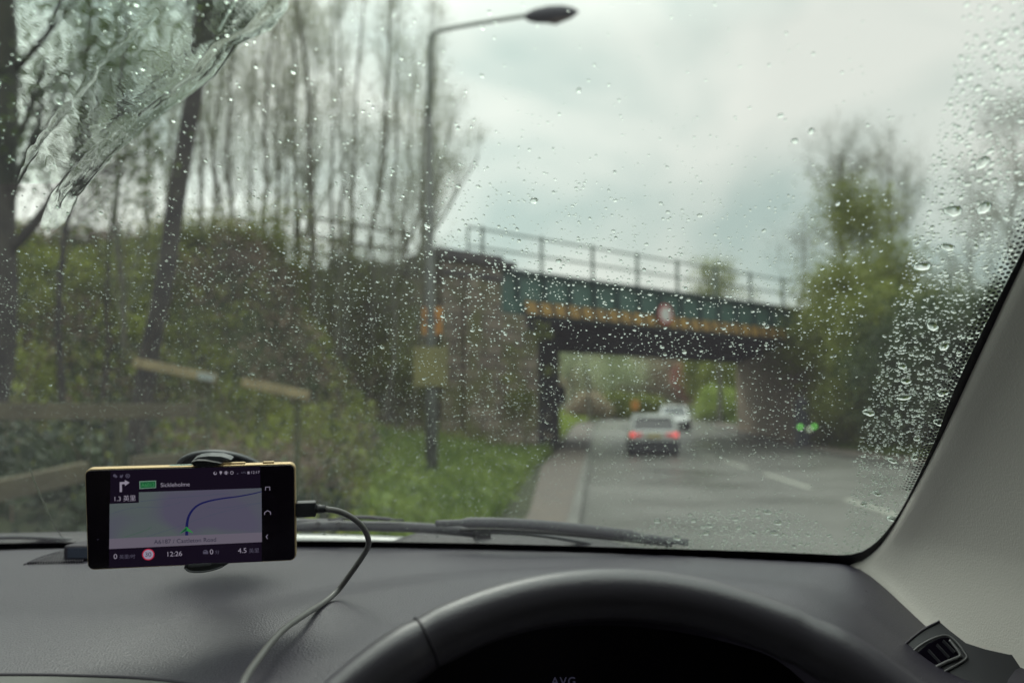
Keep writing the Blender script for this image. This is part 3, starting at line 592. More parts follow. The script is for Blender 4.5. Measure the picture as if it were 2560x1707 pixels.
T('round_tree', 'distant round-headed tree rising just above the bridge parapet', 1800, 62, 690, .2, 40, 3.4, 206, m_lf2, 3, .08, .5, up=.35, start=.45)
T('green_bush', 'tall yellow-green bush beside the right end of the bridge girder', 2185, 38, 540, .12, 34, 3.6, 207, m_lf2, 4, .08, .55, up=.6, start=.3)
T('green_bush', 'loose yellow-green bush between the bridge end and the windscreen edge', 2240, 35, 680, .10, 40, 2.8, 217, m_lf2, 6, .08, .55, up=.45, start=.2)
T('green_bush', 'leafy bush overhanging the right end of the bridge', 2110, 35.5, 740, .12, 44, 3.0, 208, m_lf2, 8, .08, .5, up=.2, start=.45)
T('green_bush', 'dark green bush low beside the right abutment', 2180, 34.5, 900, .10, 40, 2.3, 209, m_lf, 18, .08, .42, up=.15, start=.1)
T('green_bush', 'broad green bush on the far verge right of the abutment', 2230, 31, 770, .13, 46, 2.6, 210, m_lf2, 10, .08, .45, up=.2, start=.1)
T('green_bush', 'dark bush on the far verge behind the wet glass', 2380, 27, 840, .12, 50, 3.0, 211, m_dk, 14, .07, .42, up=.2, start=.1)
T('green_bush', 'dense bush at the right edge beside the window pillar', 2560, 24, 820, .12, 50, 3.2, 212, m_dk, 14, .07, .42, up=.2, start=.1)
T('green_bush', 'dark hedge bush beyond the abutment shading the verge', 2330, 40, 880, .12, 50, 3.4, 213, m_dk, 16, .10, .5, up=.15, start=.1)
# beyond the bridge
T('pale_willow', 'pale yellow-green willow just beyond the left abutment', 1425, 90, 780, .16, 44, 4.4, 301, m_pale, 7, .10, .5, up=.5, start=.2)
T('bare_tree', 'straight brown trunk with pale foliage seen left under the bridge', 1475, 62, 800, .16, 18, 2.4, 302, m_pale, 2, .07, .35, up=.5, start=.3)
T('pale_willow', 'light green tree in the gap beyond the bridge', 1530, 95, 860, .16, 44, 4.5, 303, m_pale, 8, .10, .6, up=.4, start=.15)
for i, (px, Y, py) in enumerate(((1500, 110, 905), (1575, 105, 885), (1640, 112, 880), (1700, 118, 900), (1760, 110, 890), (1455, 118, 900), (1830, 112, 860))):
    T('brown_tree', 'brown leafless tree in the wood closing the view under the bridge', px, Y, py, .2, 50, 5.5, 310+i, m_brn, 9, .15, .9, group='brown trees beyond the bridge', up=.35, start=.08, sub=(5, 3))
T('copper_tree', 'reddish copper-leaved tree seen under the bridge', 1722, 86, 935, .14, 34, 2.2, 330, m_redl, 5, .09, .45, up=.35, start=.35)
T('green_tree', 'green tree at the top right of the gap under the bridge', 1770, 74, 880, .16, 46, 3.0, 331, m_lf2, 9, .09, .5, up=.3, start=.3)
T('green_tree', 'dark green tree against the right abutment beyond the bridge', 1825, 70, 930, .12, 46, 2.4, 332, m_lf, 12, .09, .45, up=.25, start=.1)
T('green_bush', 'bright green bush at the roadside right under the bridge', 1790, 66, 985, .1, 30, 1.5, 333, m_gr2, 16, .07, .35, up=.2, start=.05)
T('brown_bush', 'brown bush on the grass bank left beyond the bridge', 1470, 78, 1000, .1, 30, 1.6, 334, m_brn, 16, .06, .35, up=.2, start=.05)
T('green_bush', 'low yellow-green bush on the bank beyond the bridge', 1545, 84, 1012, .1, 40, 2.0, 335, m_lf2, 16, .08, .4, up=.2, start=.05)
T('green_bush', 'low green hedge bush behind the silver car', 1600, 84, 1018, .1, 40, 2.2, 336, m_lf2, 14, .08, .4, up=.2, start=.05)
oc = P(1588, 1012, 66); os_ = thing('orange_sign', 'small orange sign on a post beyond the bridge', 'road sign', (oc.x, oc.y, gz(oc.x, oc.y)))
mb = MB(); mb.box(oc, (.62, .03, .75)); mb.build('panel', m_or, os_, bevel=.02)
mb = MB(); mb.tube([(oc.x, oc.y+.06, gz(oc.x, oc.y)-.1), (oc.x, oc.y+.06, oc.z+.3)], .04, 8); mb.build('post', m_dark, os_)

# wooden rails at left
m_wood = mat('pale_timber_rail', (0.38, 0.31, 0.17), .75, col2=(0.27, 0.22, 0.12), scale=5, bump=.4, bscale=30)
m_wood2 = mat('old_timber_rail', (0.125, 0.11, 0.068), .85, col2=(0.08, 0.07, 0.045), scale=3, bump=.5, bscale=25)
m_plate = mat('pale_blue_plate', (0.34, 0.38, 0.37), .5)
m_mossp = mat('mossy_post', (0.06, 0.07, 0.03), .9, col2=(.10, .11, .045), scale=12)
wf = thing('wooden_fence', 'broken wooden rail fence in front of the overgrown bank at left', 'fence', (P(200, 1050, 6).x, 6.2, 0))
def rail(a, b, w_, h_, m_, nm='rail'): mb = MB(); mb.beam(a, b, w_, h_); return mb.build(nm, m_, wf, bevel=.006)
r1 = rail(P(333, 905, 8.0), P(541, 947, 8.4), .05, .095, m_wood, 'top_rail')
a_, b_ = P(497, 938, 8.28), P(538, 946, 8.36); mb = MB(); mb.beam(a_-Vector((0, .035, 0)), b_-Vector((0, .035, 0)), .012, .07); mb.build('plate', m_plate, r1)
rail(P(606, 955, 8.6), P(772, 989, 8.9), .05, .10, m_wood, 'top_rail')
rail(P(-160, 1030, 5.0), P(485, 1027, 6.6), .06, .115, m_wood2, 'middle_rail'); rail(P(-160, 1262, 4.4), P(215, 1178, 5.4), .06, .13, m_wood2, 'lower_rail'); rail(P(330, 1160, 6.0), P(585, 1135, 7.2), .06, .11, m_wood2, 'lower_rail')
for px, Y, ty in ((-70, 5.2, 1040), (300, 6.2, 1045), (520, 8.35, 950), (745, 8.85, 990)):
    a = P(px, 1050, Y+.1); tz = P(px, ty, Y+.1).z; mb = MB(); mb.box((a.x, a.y, tz/2-.15), (.06, .06, tz+.3)); mb.build('post', m_mossp, wf, bevel=.01)
# ================================================================== THE CAR WE SIT IN (real scale, around the camera)
CX, CY, CZ = CAM
TA = math.tan(math.radians(32)); CA, SA = math.cos(math.radians(32)), math.sin(math.radians(32)); GZ0 = CZ-0.149; GK = 0.24
def gY0(x): return 1.0 - GK*(np.asarray(x, float)+.33)**2
def gpt(x, s): x = np.asarray(x, float); s = np.asarray(s, float); return np.stack([x, gY0(x)-s*CA, GZ0+s*SA+0*x], -1)
def gnorm(x): n = np.stack([TA*2*GK*(np.asarray(x, float)+.33), np.full_like(np.asarray(x, float), TA), np.ones_like(np.asarray(x, float))], -1); return n/np.linalg.norm(n, axis=-1, keepdims=True)
def Wp(px, py, off=0.0):         # point on the windscreen seen at photo pixel, pushed off along the outward normal
    d = ray(px, py); lo, hi = 0.05, 3.0
    for _ in range(40):
        t = (lo+hi)/2; p = d*t
        if (p.z+.149) + TA*(p.y-float(gY0(p.x))) > 0: hi = t
        else: lo = t
    p = CAM+d*hi; return p + Vector(gnorm(p.x))*off
car = thing('driven_car', 'car around the viewer, with dark dashboard, leather wheel and rain-spotted windscreen', 'car interior', (CX, .6, CZ-.4))
m_dash = mat('dashboard_plastic', (0.022, 0.0185, 0.033), 0.42, bump=.7, bscale=680, spec=.72, vor=True, col2=(0.029, 0.025, 0.041), scale=6)
m_dashd = mat('black_trim', (0.016, 0.012, 0.024), 0.6); m_seal = mat('ceramic_band', (0.010, 0.008, 0.014), 0.5)
m_trim = mat('pillar_fabric', (0.77, 0.74, 0.69), 0.85, bump=.5, bscale=600, spec=.25)
m_leather = mat('wheel_leather', (0.062, 0.057, 0.072), 0.35, bump=.35, bscale=650, spec=.8)
# --- windscreen pane
gm = bpy.data.materials.new('windscreen_glass'); gm.use_nodes = True; t = gm.node_tree; t.nodes.clear()
o_ = t.nodes.new('ShaderNodeOutputMaterial'); tr = t.nodes.new('ShaderNodeBsdfTransparent'); tr.inputs[0].default_value = (0.915, 0.96, 0.925, 1)
gl = t.nodes.new('ShaderNodeBsdfGlossy'); gl.inputs['Roughness'].default_value = 0.02; df = t.nodes.new('ShaderNodeBsdfTranslucent'); df.inputs[0].default_value = (.62, .58, .66, 1)
lw = t.nodes.new('ShaderNodeFresnel'); lw.inputs[0].default_value = 1.25; m1 = t.nodes.new('ShaderNodeMixShader'); m2 = t.nodes.new('ShaderNodeMixShader')
nzn = t.nodes.new('ShaderNodeTexNoise'); nzn.inputs['Scale'].default_value = 6; tcn = t.nodes.new('ShaderNodeTexCoord'); mr = t.nodes.new('ShaderNodeMapRange')
mr.inputs['To Min'].default_value = .014; mr.inputs['To Max'].default_value = .036
t.links.new(tcn.outputs['Object'], nzn.inputs[0]); t.links.new(nzn.outputs[0], mr.inputs['Value']); t.links.new(mr.outputs[0], m1.inputs[0])
t.links.new(tr.outputs[0], m1.inputs[1]); t.links.new(df.outputs[0], m1.inputs[2]); t.links.new(lw.outputs[0], m2.inputs[0])
t.links.new(m1.outputs[0], m2.inputs[1]); t.links.new(gl.outputs[0], m2.inputs[2]); t.links.new(m2.outputs[0], o_.inputs[0])
TR_PX = [(2822, 120), (2702, 400), (2572, 662), (2467, 882), (2363, 1100), (2293, 1232), (2238, 1325), (2196, 1373), (2152, 1399), (2105, 1406)]     # trim edge
ED_PX = [(2790, 110), (2672, 380), (2560, 614), (2443, 849), (2379, 986), (2336, 1100), (2268, 1243), (2222, 1317), (2178, 1362), (2134, 1382), (2060, 1385)]  # clear-glass edge
TR = smooth_path([Wp(x, y, -.004) for x, y in TR_PX], 6); ED = smooth_path([Wp(x, y, -.001) for x, y in ED_PX], 6)
def extend_up(L_, off):
    d = (L_[0]-L_[4]).normalized(); out = []; p = L_[0].copy(); dx = d.x/max(d.z, .05)
    for i in range(1, 9):
        z = L_[0].z+i*.022; x = L_[0].x+dx*.5*i*.022; out.append(Vector(gpt(x, (z-GZ0)/SA))+Vector(gnorm(x))*off)
    return out[::-1]+L_
TR = extend_up(TR, -.004); ED = extend_up(ED, -.001)
txs = [p.z for p in reversed(TR)]; tx = [p.x for p in reversed(TR)]
def xedge(z): return np.interp(z, txs, tx)+.006
S_MAX = .72; ns, nxg = 40, 60; V = []
for s in np.linspace(-.03, S_MAX, ns):
    z = GZ0+s*SA; xe = float(xedge(z)); xl = -.66-xe
    for q in np.linspace(0, 1, nxg): V.append(gpt(xl+(xe-xl)*q, s))
screen = npmesh('windscreen', V, gridfaces(nxg, ns), gm, car, True)
# black ceramic band along the right pillar and the bottom edge
def ribbon(mb, A, B):
    n = min(len(A), len(B)); o = len(mb.v); mb.v += [tuple(p) for p in A[:n]]+[tuple(p) for p in B[:n]]
    fs = [(o+i, o+i+1, o+n+i+1, o+n+i) for i in range(n-1)]; mb.f += fs; mb.mi += [0]*len(fs)
def resamp(pts, n):
    pts = [Vector(p) for p in pts]; L_ = [0]
    for i in range(1, len(pts)): L_.append(L_[-1]+(pts[i]-pts[i-1]).length)
    A = np.array(pts); u = np.linspace(0, L_[-1], n); return [Vector((np.interp(k, L_, A[:, 0]), np.interp(k, L_, A[:, 1]), np.interp(k, L_, A[:, 2]))) for k in u]
A_ = resamp(ED, 70); B_ = resamp([p+Vector((.03, 0, -.014*float(sstep(CZ-.12, CZ-.145, p.z)))) for p in TR], 70); mb = MB(); ribbon(mb, A_, B_); mb.build('ceramic_band', m_seal, screen, smooth=True)
mb = MB(); a1 = [Vector(gpt(x, .0055+.004*sstep(.1, .33, x)))-Vector(gnorm(x))*.001 for x in np.linspace(-1.0, .37, 60)]; a2 = [Vector(gpt(x, -.03))-Vector(gnorm(x))*.001 for x in np.linspace(-1.0, .37, 60)]; ribbon(mb, a1, a2); mb.build('ceramic_band', m_seal, screen)
# dot matrix beside the band
dots = MB(); Ad = resamp(ED, 210)
for i in range(2, len(Ad)-40):
    p = Ad[i]; tg = (Ad[i+1]-Ad[i-1]).normalized(); nn_ = Vector(gnorm(p.x)); inw = nn_.cross(tg).normalized()
    if inw.x > 0: inw = -inw
    for row in range(4):
        c = p + inw*(.0018+.0029*row) + tg*(.0014 if row % 2 else 0) ; r = [.00145, .00125, .00095, .0006][row]
        e1 = tg; e2 = inw; dots.add([c+e1*r*math.cos(a)+e2*r*math.sin(a) for a in [k*PI/3 for k in range(6)]], [tuple(range(6))])
tag(dots.build('dot_matrix', m_seal, screen), kind='stuff')
# --- dashboard
def zdash(x, y):
    x = np.asarray(x, float); y = np.asarray(y, float); q = (x-.30)+.6*(.80-y)
    z = -.1535 - .056*sstep(0, .16, q) - .05*sstep(.14, .40, q)
    r = np.sqrt(((x-.06)/.30)**2+((y-.50)/.32)**2); z = z + .010*sstep(1.15, .80, r)
    z = z - .022*sstep(.66, .42, y)*sstep(-.12, -.25, x) - .004*sstep(-.5, -.9, x)
    z = z - .010*np.exp(-((x+.20)/.07)**2)*sstep(.66, .50, y)
    z = z - 2.2*np.maximum(.455-y, 0)**1.3*sstep(-.05, -.2, x) - .9*np.maximum(.52-y, 0)**1.2*sstep(.25, .35, x)
    z = z - .03*sstep(.99, 1.03, y-gY0(x)+1)
    return z
def hole(x, y): return ((x-.075)/.165)**2 + ((y-.40)/.290)**2
xs_ = np.arange(-1.0, .52, .0065); ys_ = np.arange(.26, 1.035, .0065); Xg, Yg = np.meshgrid(xs_, ys_)
hh = hole(Xg, Yg); ins = hh < 1
F4 = gridfaces(len(xs_), len(ys_)); inf = ins.ravel()
keep = ~(inf[F4].all(axis=1)); F4 = F4[keep]; 
Xf, Yf = Xg.ravel().copy(), Yg.ravel().copy(); k = 1/np.sqrt(np.maximum(hh.ravel(), 1e-6))
Xf = np.where(inf, .075+(Xf-.075)*k, Xf); Yf = np.where(inf, .40+(Yf-.40)*k, Yf)
used = np.zeros(len(Xf), bool); used[F4.ravel()] = True
ymax = gY0(Xf)+.012; Yf = np.minimum(Yf, ymax)
idx = np.cumsum(used)-1; Vd = np.stack([Xf, Yf, CZ+zdash(Xf, Yf)], 1)[used]; dash = npmesh('dashboard', Vd, idx[F4], m_dash, car, True)
def on_dash(px, py, lift=.0):
    d = ray(px, py); lo, hi = .3, 1.25; t_ = np.linspace(lo, hi, 1500); X = d.x*t_; Y = d.y*t_; Z = d.z*t_; g = Z-zdash(X, Y)
    i = int(np.argmax(g < 0)); i = max(i, 1); a, b = g[i-1], g[i]; t0 = t_[i-1]+(t_[i]-t_[i-1])*(a/(a-b) if a != b else 0); p = CAM+d*t0
    e = .004; nx_ = -(zdash(p.x+e, p.y)-zdash(p.x-e, p.y))/(2*e); ny_ = -(zdash(p.x, p.y+e)-zdash(p.x, p.y-e))/(2*e); n = Vector((float(nx_), float(ny_), 1)).normalized()
    return p+n*lift
# hood lip, instrument cavity
lip = []; 
for a in np.linspace(-.2, PI+.2, 60):
    x = .075+.165*math.cos(a); y = .40+.290*math.sin(a); lip.append(Vector((x, y, CZ+float(zdash(x, y))-.006)))
mb = MB(); mb.tube(lip, .004, 8); mb.build('binnacle_lip', m_dashd, dash, smooth=True)
mb = MB(); n_ = len(lip); ribbon(mb, lip, [p+Vector((0, .012, -.025)) for p in lip]); mb.box((.065, .80, CZ-.30), (.56, .01, .27)); mb.box((-.20, .62, CZ-.33), (.01, .4, .30)); mb.box((.33, .62, CZ-.36), (.01, .4, .28)); mb.box((.06, .60, CZ-.42), (.54, .5, .01))
clus = mb.build('instrument_cluster', m_dashd, car)
# --- lower dash panel and its seam at bottom left
sm = [(-40, 1689), (60, 1689), (150, 1690), (300, 1695), (380, 1700), (450, 1708), (520, 1722)]
mb = MB(); mb.tube(smooth_path([on_dash(x, y, .0004) for x, y in sm], 4), .0016, 6); mb.build('panel_seam', m_dashd, dash, smooth=True)
m_dash2 = mat('lower_panel_plastic', (0.12, 0.125, 0.115), 0.5, bump=.4, bscale=900)
up_ = smooth_path([on_dash(x, y+6, .0015) for x, y in sm], 4); mb = MB(); ribbon(mb, up_, [p+Vector((0, -.06, .0)) for p in up_]); ribbon(mb, [p+Vector((0, -.06, 0)) for p in up_], [p+Vector((0, -.08, -.15)) for p in up_]); mb.build('lower_panel', m_dash2, car, smooth=True)
# --- speaker / demister grille at left with its little black sensor box
gr = MB(); rows = 22
for i in range(rows):
    f = i/(rows-1); xb = 70+(205-70)*f; top = 1410-40*(math.sin(f*PI/2))
    a = on_dash(xb, 1411-3*f, .0012); b = on_dash(xb+14*f+3, top, .0012)
    gr.beam(a, b, .0011, .003)
gr.build('grille_slots', m_dashd, dash)
mb = MB(); mb.tube(smooth_path([on_dash(60, 1412, .0006), on_dash(100, 1394, .0006), on_dash(150, 1380, .0006), on_dash(205, 1368, .0006)], 4), .0008, 6); mb.build('grille_edge', m_dashd, dash)
a = on_dash(212, 1395, .008); mb = MB(); mb.box(a, (.030, .036, .018)); bx = mb.build('sensor_box', m_dashd, dash, bevel=.003)
mb = MB(); mb.box(a+Vector((.002, -.0185, .001)), (.022, .002, .011)); mb.build('sensor_window', mat('sensor_blue', (.05, .06, .09), .2), bx)
# --- corner air vent
vp = on_dash(2325, 1625, .030); vn = Vector((-.28, -.62, .73)).normalized()
def onv(px, py, l=0.0): return rplane(px, py, vp+vn*l, vn)
Zv = lambda zx, zy: (1960+zx/2.583, 1100+zy/2.583)
m_ventrim = mat('vent_trim', (0.022, 0.022, 0.028), .42); m_vent2 = mat('vent_edge', (0.10, 0.10, 0.105), .3)
mb = MB(); vv = [(715, 1400), (760, 1340), (830, 1275), (910, 1215), (1005, 1168), (1060, 1215), (1120, 1262), (1175, 1305), (1300, 1345), (1450, 1378), (1720, 1400), (1720, 1700), (1290, 1700), (640, 1700)]
mb.prism([onv(*Zv(*q)) for q in vv], -vn*.01); vent = mb.build('air_vent', m_ventrim, car, bevel=.001); m_ventshade = mat('vent_shade_black', (.004, .003, .006), 1.0, spec=0.0)
mb = MB(); mb.prism([onv(*Zv(*q), .0008) for q in [(815, 1440), (860, 1375), (930, 1315), (1010, 1278), (1060, 1275), (1100, 1320), (1140, 1375), (1138, 1390), (1060, 1428), (900, 1520), (860, 1490)]], vn*.0006); mb.build('vent_shade_plate', m_ventshade, vent)  # flat black plate on the panel paints the shaded vent recess
mb = MB(); mb.tube(smooth_path([onv(*Zv(*q), .0022) for q in [(890, 1520), (960, 1475), (1050, 1430), (1120, 1402), (1138, 1385), (1110, 1340), (1070, 1290)]], 5), .0013, 6); mb.build('vent_frame', m_vent2, vent, smooth=True)
mb = MB(); mb.tube(smooth_path([onv(*Zv(*q), .0015) for q in [(940, 1555), (1040, 1490), (1130, 1440), (1178, 1405), (1165, 1370), (1120, 1310), (1060, 1262), (990, 1268), (900, 1310), (830, 1365), (790, 1420)]], 5), .0009, 6); mb.build('vent_frame', m_vent2, vent, smooth=True)
for q0, q1 in (((885, 1400), (950, 1475)), ((930, 1355), (1010, 1440)), ((985, 1320), (1065, 1405)), ((1025, 1295), (1100, 1370))):
    mb = MB(); mb.beam(onv(*Zv(*q0), .002), onv(*Zv(*q1), .002), .0008, .003); mb.build('vane', m_ventrim, vent)
mb = MB(); mb.tube(smooth_path([onv(*Zv(*q), .0006) for q in [(712, 1405), (760, 1340), (830, 1275), (910, 1215), (1005, 1168)]], 5), .0009, 6); mb.build('panel_seam', m_dashd, vent, smooth=True)
mb = MB(); mb.tube([Vector((.425, .665, CZ-.236)), Vector((.425, .62, CZ-.236)), Vector((.43, .2, CZ-.246))], .043, 24, up=(0, 0, 1)); mb.box((.445, .42, CZ-.34), (.08, .48, .20)); mb.build('door_top', m_dashd, car, smooth=True)
# --- right windscreen pillar trim
Tr = resamp(TR[:-4], 60); low = Tr[-1]; Tr += [low+Vector((.004*i, -.004*i, -.014*i)) for i in range(1, 12)]
offs = [(-.002, .014), (-.0045, .004), (-.003, -.006), (.002, -.020), (.008, -.045), (.014, -.085), (.019, -.14), (.026, -.22), (.034, -.32)]
V = [(p.x+a, p.y+b-.004, p.z+.45*float(sstep(CZ-.115, CZ-.146, p.z))*min(b, 0)) for p in Tr for a, b in offs]
npmesh('pillar_trim', V, gridfaces(len(offs), len(Tr)), m_trim, car, True)
# --- cabin shell behind and around the camera (keeps the cabin as dark as it is)
m_shell = mat('cabin_lining', (0.10, 0.10, 0.10), .9); m_door = mat('door_card', (0.03, 0.03, 0.033), .8)
tz = GZ0+S_MAX*SA; ty = 1.0-.1-S_MAX*CA
mb = MB(); mb.box((-.33, ty-1.0, tz+.03), (1.40, 2.08, .04)); mb.build('roof_lining', m_shell, car)
mb = MB(); mb.box((.50, -.05, CZ-.62), (.05, 1.55, .76)); mb.box((.47, -.55, tz-.01), (.04, 1.9, .06)); mb.box((.48, -.55, CZ), (.06, 1.0, .8)); mb.build('door_panel_window_block', m_door, car)  # third box is an unseen blocker added against side window light
mb = MB(); mb.box((-1.16, -.05, CZ-.62), (.05, 1.55, .76)); mb.box((-1.12, -.55, tz-.01), (.04, 1.9, .06)); mb.box((-1.14, -.50, CZ), (.06, 1.1, .8)); mb.build('door_panel_window_block', m_door, car)  # third box likewise added to shut off the rear of the left window
mb = MB(); mb.box((-.33, -1.5, CZ-.25), (1.6, .06, 1.2)); mb.box((-.33, -.3, CZ-1.0), (1.6, 2.6, .05)); mb.build('cabin_floor', m_door, car)
mb = MB(); mb.box((.05, -.42, CZ-.45), (.50, .14, .80)); mb.box((-.72, -.42, CZ-.45), (.50, .14, .80)); mb.build('seat', m_door, car, bevel=.05)
# --- steering wheel
Rw = .194; up = Vector((0, math.sin(math.radians(42)), math.cos(math.radians(42)))); rt = Vector((1, 0, 0)); top = P(1530, 1484, .455); wc = top-up*Rw; wn = rt.cross(up).normalized()
n1, n2 = 150, 16; V = []
for i in range(n1):
    a = 2*PI*i/n1; rad = rt*math.sin(a)+up*math.cos(a); dg = math.degrees(a) if a < PI else math.degrees(a)-360
    k = 1+.07*math.exp(-((abs(dg)-36)/9)**2) - .09*math.exp(-((abs(dg)-31.5)/.6)**2)
    for j in range(n2):
        b = 2*PI*j/n2; V.append(wc+rad*(Rw+math.cos(b)*.0135*k)+wn*(math.sin(b)*.0150*k))
Fq = [(i*n2+j, i*n2+(j+1) % n2, ((i+1) % n1)*n2+(j+1) % n2, ((i+1) % n1)*n2+j) for i in range(n1) for j in range(n2)]
wheel = npmesh('steering_wheel', [tuple(v) for v in V], Fq, m_leather, car, True)
for sgn in (-1,):
    a = math.radians(sgn*31.5); rad = rt*math.sin(a)+up*math.cos(a); c = wc+rad*Rw; tgn = rt*math.cos(a)-up*math.sin(a); mb = MB()
    mb.tube([c+rad*math.cos(b)*.0137+wn*math.sin(b)*.0153 for b in np.linspace(0, 2*PI, 25)], .0006, 6); mb.build('rim_seam', m_dashd, wheel)
mb = MB(); mb.lathe(wc-wn*.02, [(.03, -.05), (.085, -.03), (.09, 0), (.06, .02)], -wn if wn.y > 0 else wn, 24); mb.build('hub', m_leather, wheel, smooth=True, bevel=.004)
for a in (90, -90, 180):
    a = math.radians(a); rad = rt*math.sin(a)+up*math.cos(a); mb = MB(); mb.beam(wc+rad*.07, wc+rad*.178, .04, .018, up=wn); mb.build('spoke', m_leather, wheel, bevel=.004)
# --- wipers, cowl, bonnet
m_wip = mat('wiper_grey', (0.030, 0.032, 0.040), .5, col2=(0.018, 0.019, 0.024), scale=40); m_wipd = mat('wiper_rubber', (0.015, 0.015, 0.018), .5)
def Wq(x, y, off): p = Wp(x, y); d = (p-CAM).normalized(); return p+d*(off/max(d.dot(Vector(gnorm(p.x))), .2))
def wp(pts, off): return smooth_path([Wq(x, y, off) for x, y in pts], 5)
wip = MB(); wip.tube(wp([(-60, 1368), (60, 1362), (200, 1356), (420, 1346), (560, 1326), (700, 1318), (820, 1314), (990, 1316), (1100, 1322), (1190, 1331)], .016), [.0062]*46, 8, flat=1.0); wiper = wip.build('wiper_arm', m_wip, car, smooth=True)
mb = MB(); mb.box(Wq(770, 1311, .02), (.085, .012, .014)); mb.build('hinge_block', m_wip, wiper, bevel=.003)
for px in (800, 852):
    mb = MB(); mb.lathe(Wq(px, 1308, .010)-Vector((0, .008, 0)), [(.0035, 0), (.0035, .004)], (0, -1, 0), 12); mb.build('rivet', m_wipd, wiper)
mb = MB(); mb.tube(wp([(820, 1298), (900, 1292), (960, 1296), (1010, 1300)], .021), [.002]*4+[.004]*8+[.002]*4, 6, flat=.6); mb.build('spring_clip', m_wipd, wiper, smooth=True)
mb = MB(); mb.tube(wp([(1185, 1329), (1300, 1333), (1380, 1342), (1440, 1352), (1500, 1362)], .012), [.0035]*21, 8, flat=.6); mb.build('arm_tip', m_wip, wiper, smooth=True)
mb = MB(); mb.tube(wp([(1090, 1308), (1170, 1306), (1260, 1307), (1380, 1315), (1500, 1328), (1600, 1341), (1720, 1356)], .010), [.004]*5+[.0062]*20+[.004]*6, 8, flat=1.0); wiper2 = mb.build('wiper_blade', m_wip, car, smooth=True)
mb = MB(); mb.tube(wp([(1150, 1324), (1260, 1325), (1400, 1334), (1560, 1349), (1680, 1362)], .006), .0022, 6); mb.build('blade_rubber', m_wipd, wiper2, smooth=True)
mb = MB(); mb.tube(wp([(-80, 1345), (40, 1342), (130, 1345), (240, 1352), (420, 1356)], .012), .0045, 8, flat=.6); mb.build('wiper_blade', m_wip, car, smooth=True)
m_cowl = mat('cowl_black', (0.016, 0.016, 0.02), .55, bump=.5, bscale=60); m_bon = mat('bonnet_white', (0.34, 0.35, 0.34), .3, coat=.6)
xg = np.linspace(-1.05, .40, 40); V = []
for f, k_ in ((-.01, 0), (.02, 1), (.05, 1), (.075, 1), (.09, 0)):
    for x in xg: V.append((x, float(gY0(x))+f, GZ0-.013+k_*(.0045+.0125*float(np.interp(x, [-.42, -.36, -.29, -.15, -.12, .10, .16], [1, 0, 0, 0, 1, 1, -.2])))))
npmesh('cowl', V, gridfaces(40, 5), m_cowl, car)
V = []
for f, dz in ((.098, -.020), (.104, -.0095), (.13, -.0075), (.3, -.045), (.6, -.12), (.9, -.25), (1.0, -.40)):
    for x in xg: V.append((x*1.05+.01, float(gY0(x))+f-(.0 if f > .13 else .0), GZ0+dz-.10*(x+.33)**2))
npmesh('bonnet', V, gridfaces(40, 7), m_bon, car, True)
mb = MB(); mb.box(Wq(1205, 1338, .02), (.022, .01, .006)); mb.build('washer_nozzle', m_wipd, car, bevel=.001)

# ================================================================== raindrops and running water on the outside of the windscreen
wm = bpy.data.materials.new('rain_water'); wm.use_nodes = True; t = wm.node_tree; t.nodes.clear(); o_ = t.nodes.new('ShaderNodeOutputMaterial')
g_ = t.nodes.new('ShaderNodeBsdfGlass'); g_.inputs['IOR'].default_value = 1.333; g_.inputs['Roughness'].default_value = 0.0; g_.inputs['Color'].default_value = (.97, 1, .98, 1); t.links.new(g_.outputs[0], o_.inputs[0])
rs = np.random.RandomState(42)
def inP(px, py): return px
Bx = np.array([2425, 2370, 2325, 2285, 2240, 2190, 2150, 2130, 2105]); By = np.array([0, 250, 400, 600, 750, 950, 1100, 1250, 1340])
Hx = np.array([1540, 1640, 1750, 1900, 2000, 2060, 2095]); Hy = np.array([1350, 1300, 1278, 1268, 1284, 1312, 1360])
NC = 140000; X = rs.uniform(-.85, .47, NC); S = rs.uniform(.002, S_MAX-.01, NC); base = gpt(X, S); px = toPix(base); PX, PY = px[:, 0], px[:, 1]
xe = xedge(base[:, 2])-.003; bnd = np.interp(PY, By, Bx)
uns = (PX > bnd+rs.normal(size=NC)*6) & (X < xe); hump = (PX > 1540) & (PX < 2100) & (PY > np.interp(PX, Hx, Hy)) & ~uns
streakx = np.interp(PY, [0, 75, 110, 190, 300, 390, 490, 560, 700], [700, 640, 560, 500, 350, 245, 160, 130, 40]); swirl = (PX < streakx-10) & (PY < 640)
reg = ~uns & ~hump & (X < xe)
den = np.interp(PY, [-100, 150, 350, 560, 700, 1000, 1100, 1250, 1350], [.08, .12, .28, .66, .95, .95, .85, .70, .5])
den = den*np.interp(PX, [0, 100, 700, 1300, 1900, 2150, 2400], [.9, 1.0, 1.0, 1, .85, .75, .15])*np.where(PY < 420, np.interp(PX, [700, 1000, 1500], [1.1, 1.0, .7]), 1)
den = den*np.where((PX > bnd-70) & (PY > 500), .15, 1)*(1+.6*fbm(X, S, 30, 5)); den = np.where(swirl, .25, den)
acc = rs.rand(NC)
keep_s = reg & (acc < den*.43); keep_u = uns & (acc < .92+.5*fbm(X, S, 70, 15)); keep_h = hump & (acc < .9)
R = np.exp(rs.normal(size=NC)*.42)*.00050*np.interp(PY, [0, 500, 700, 900, 1300], [1.05, 1.1, 1.12, .92, .85])*np.interp(PX, [0, 600, 1200, 2000], [.75, .85, 1.05, 1.0])
R = np.where(swirl, R*1.3, R)
R = np.where(uns, np.exp(rs.normal(size=NC)*.5)*.00070, R); R = np.where(hump, np.exp(rs.normal(size=NC)*.5)*.00068, R)
R = np.where((uns | hump) & (rs.rand(NC) < .004), .0034+.0018*rs.rand(NC), R); R = np.minimum(R, .0055); R = np.where(uns & (R > .0021) & (R < .0034), R*.45, R)
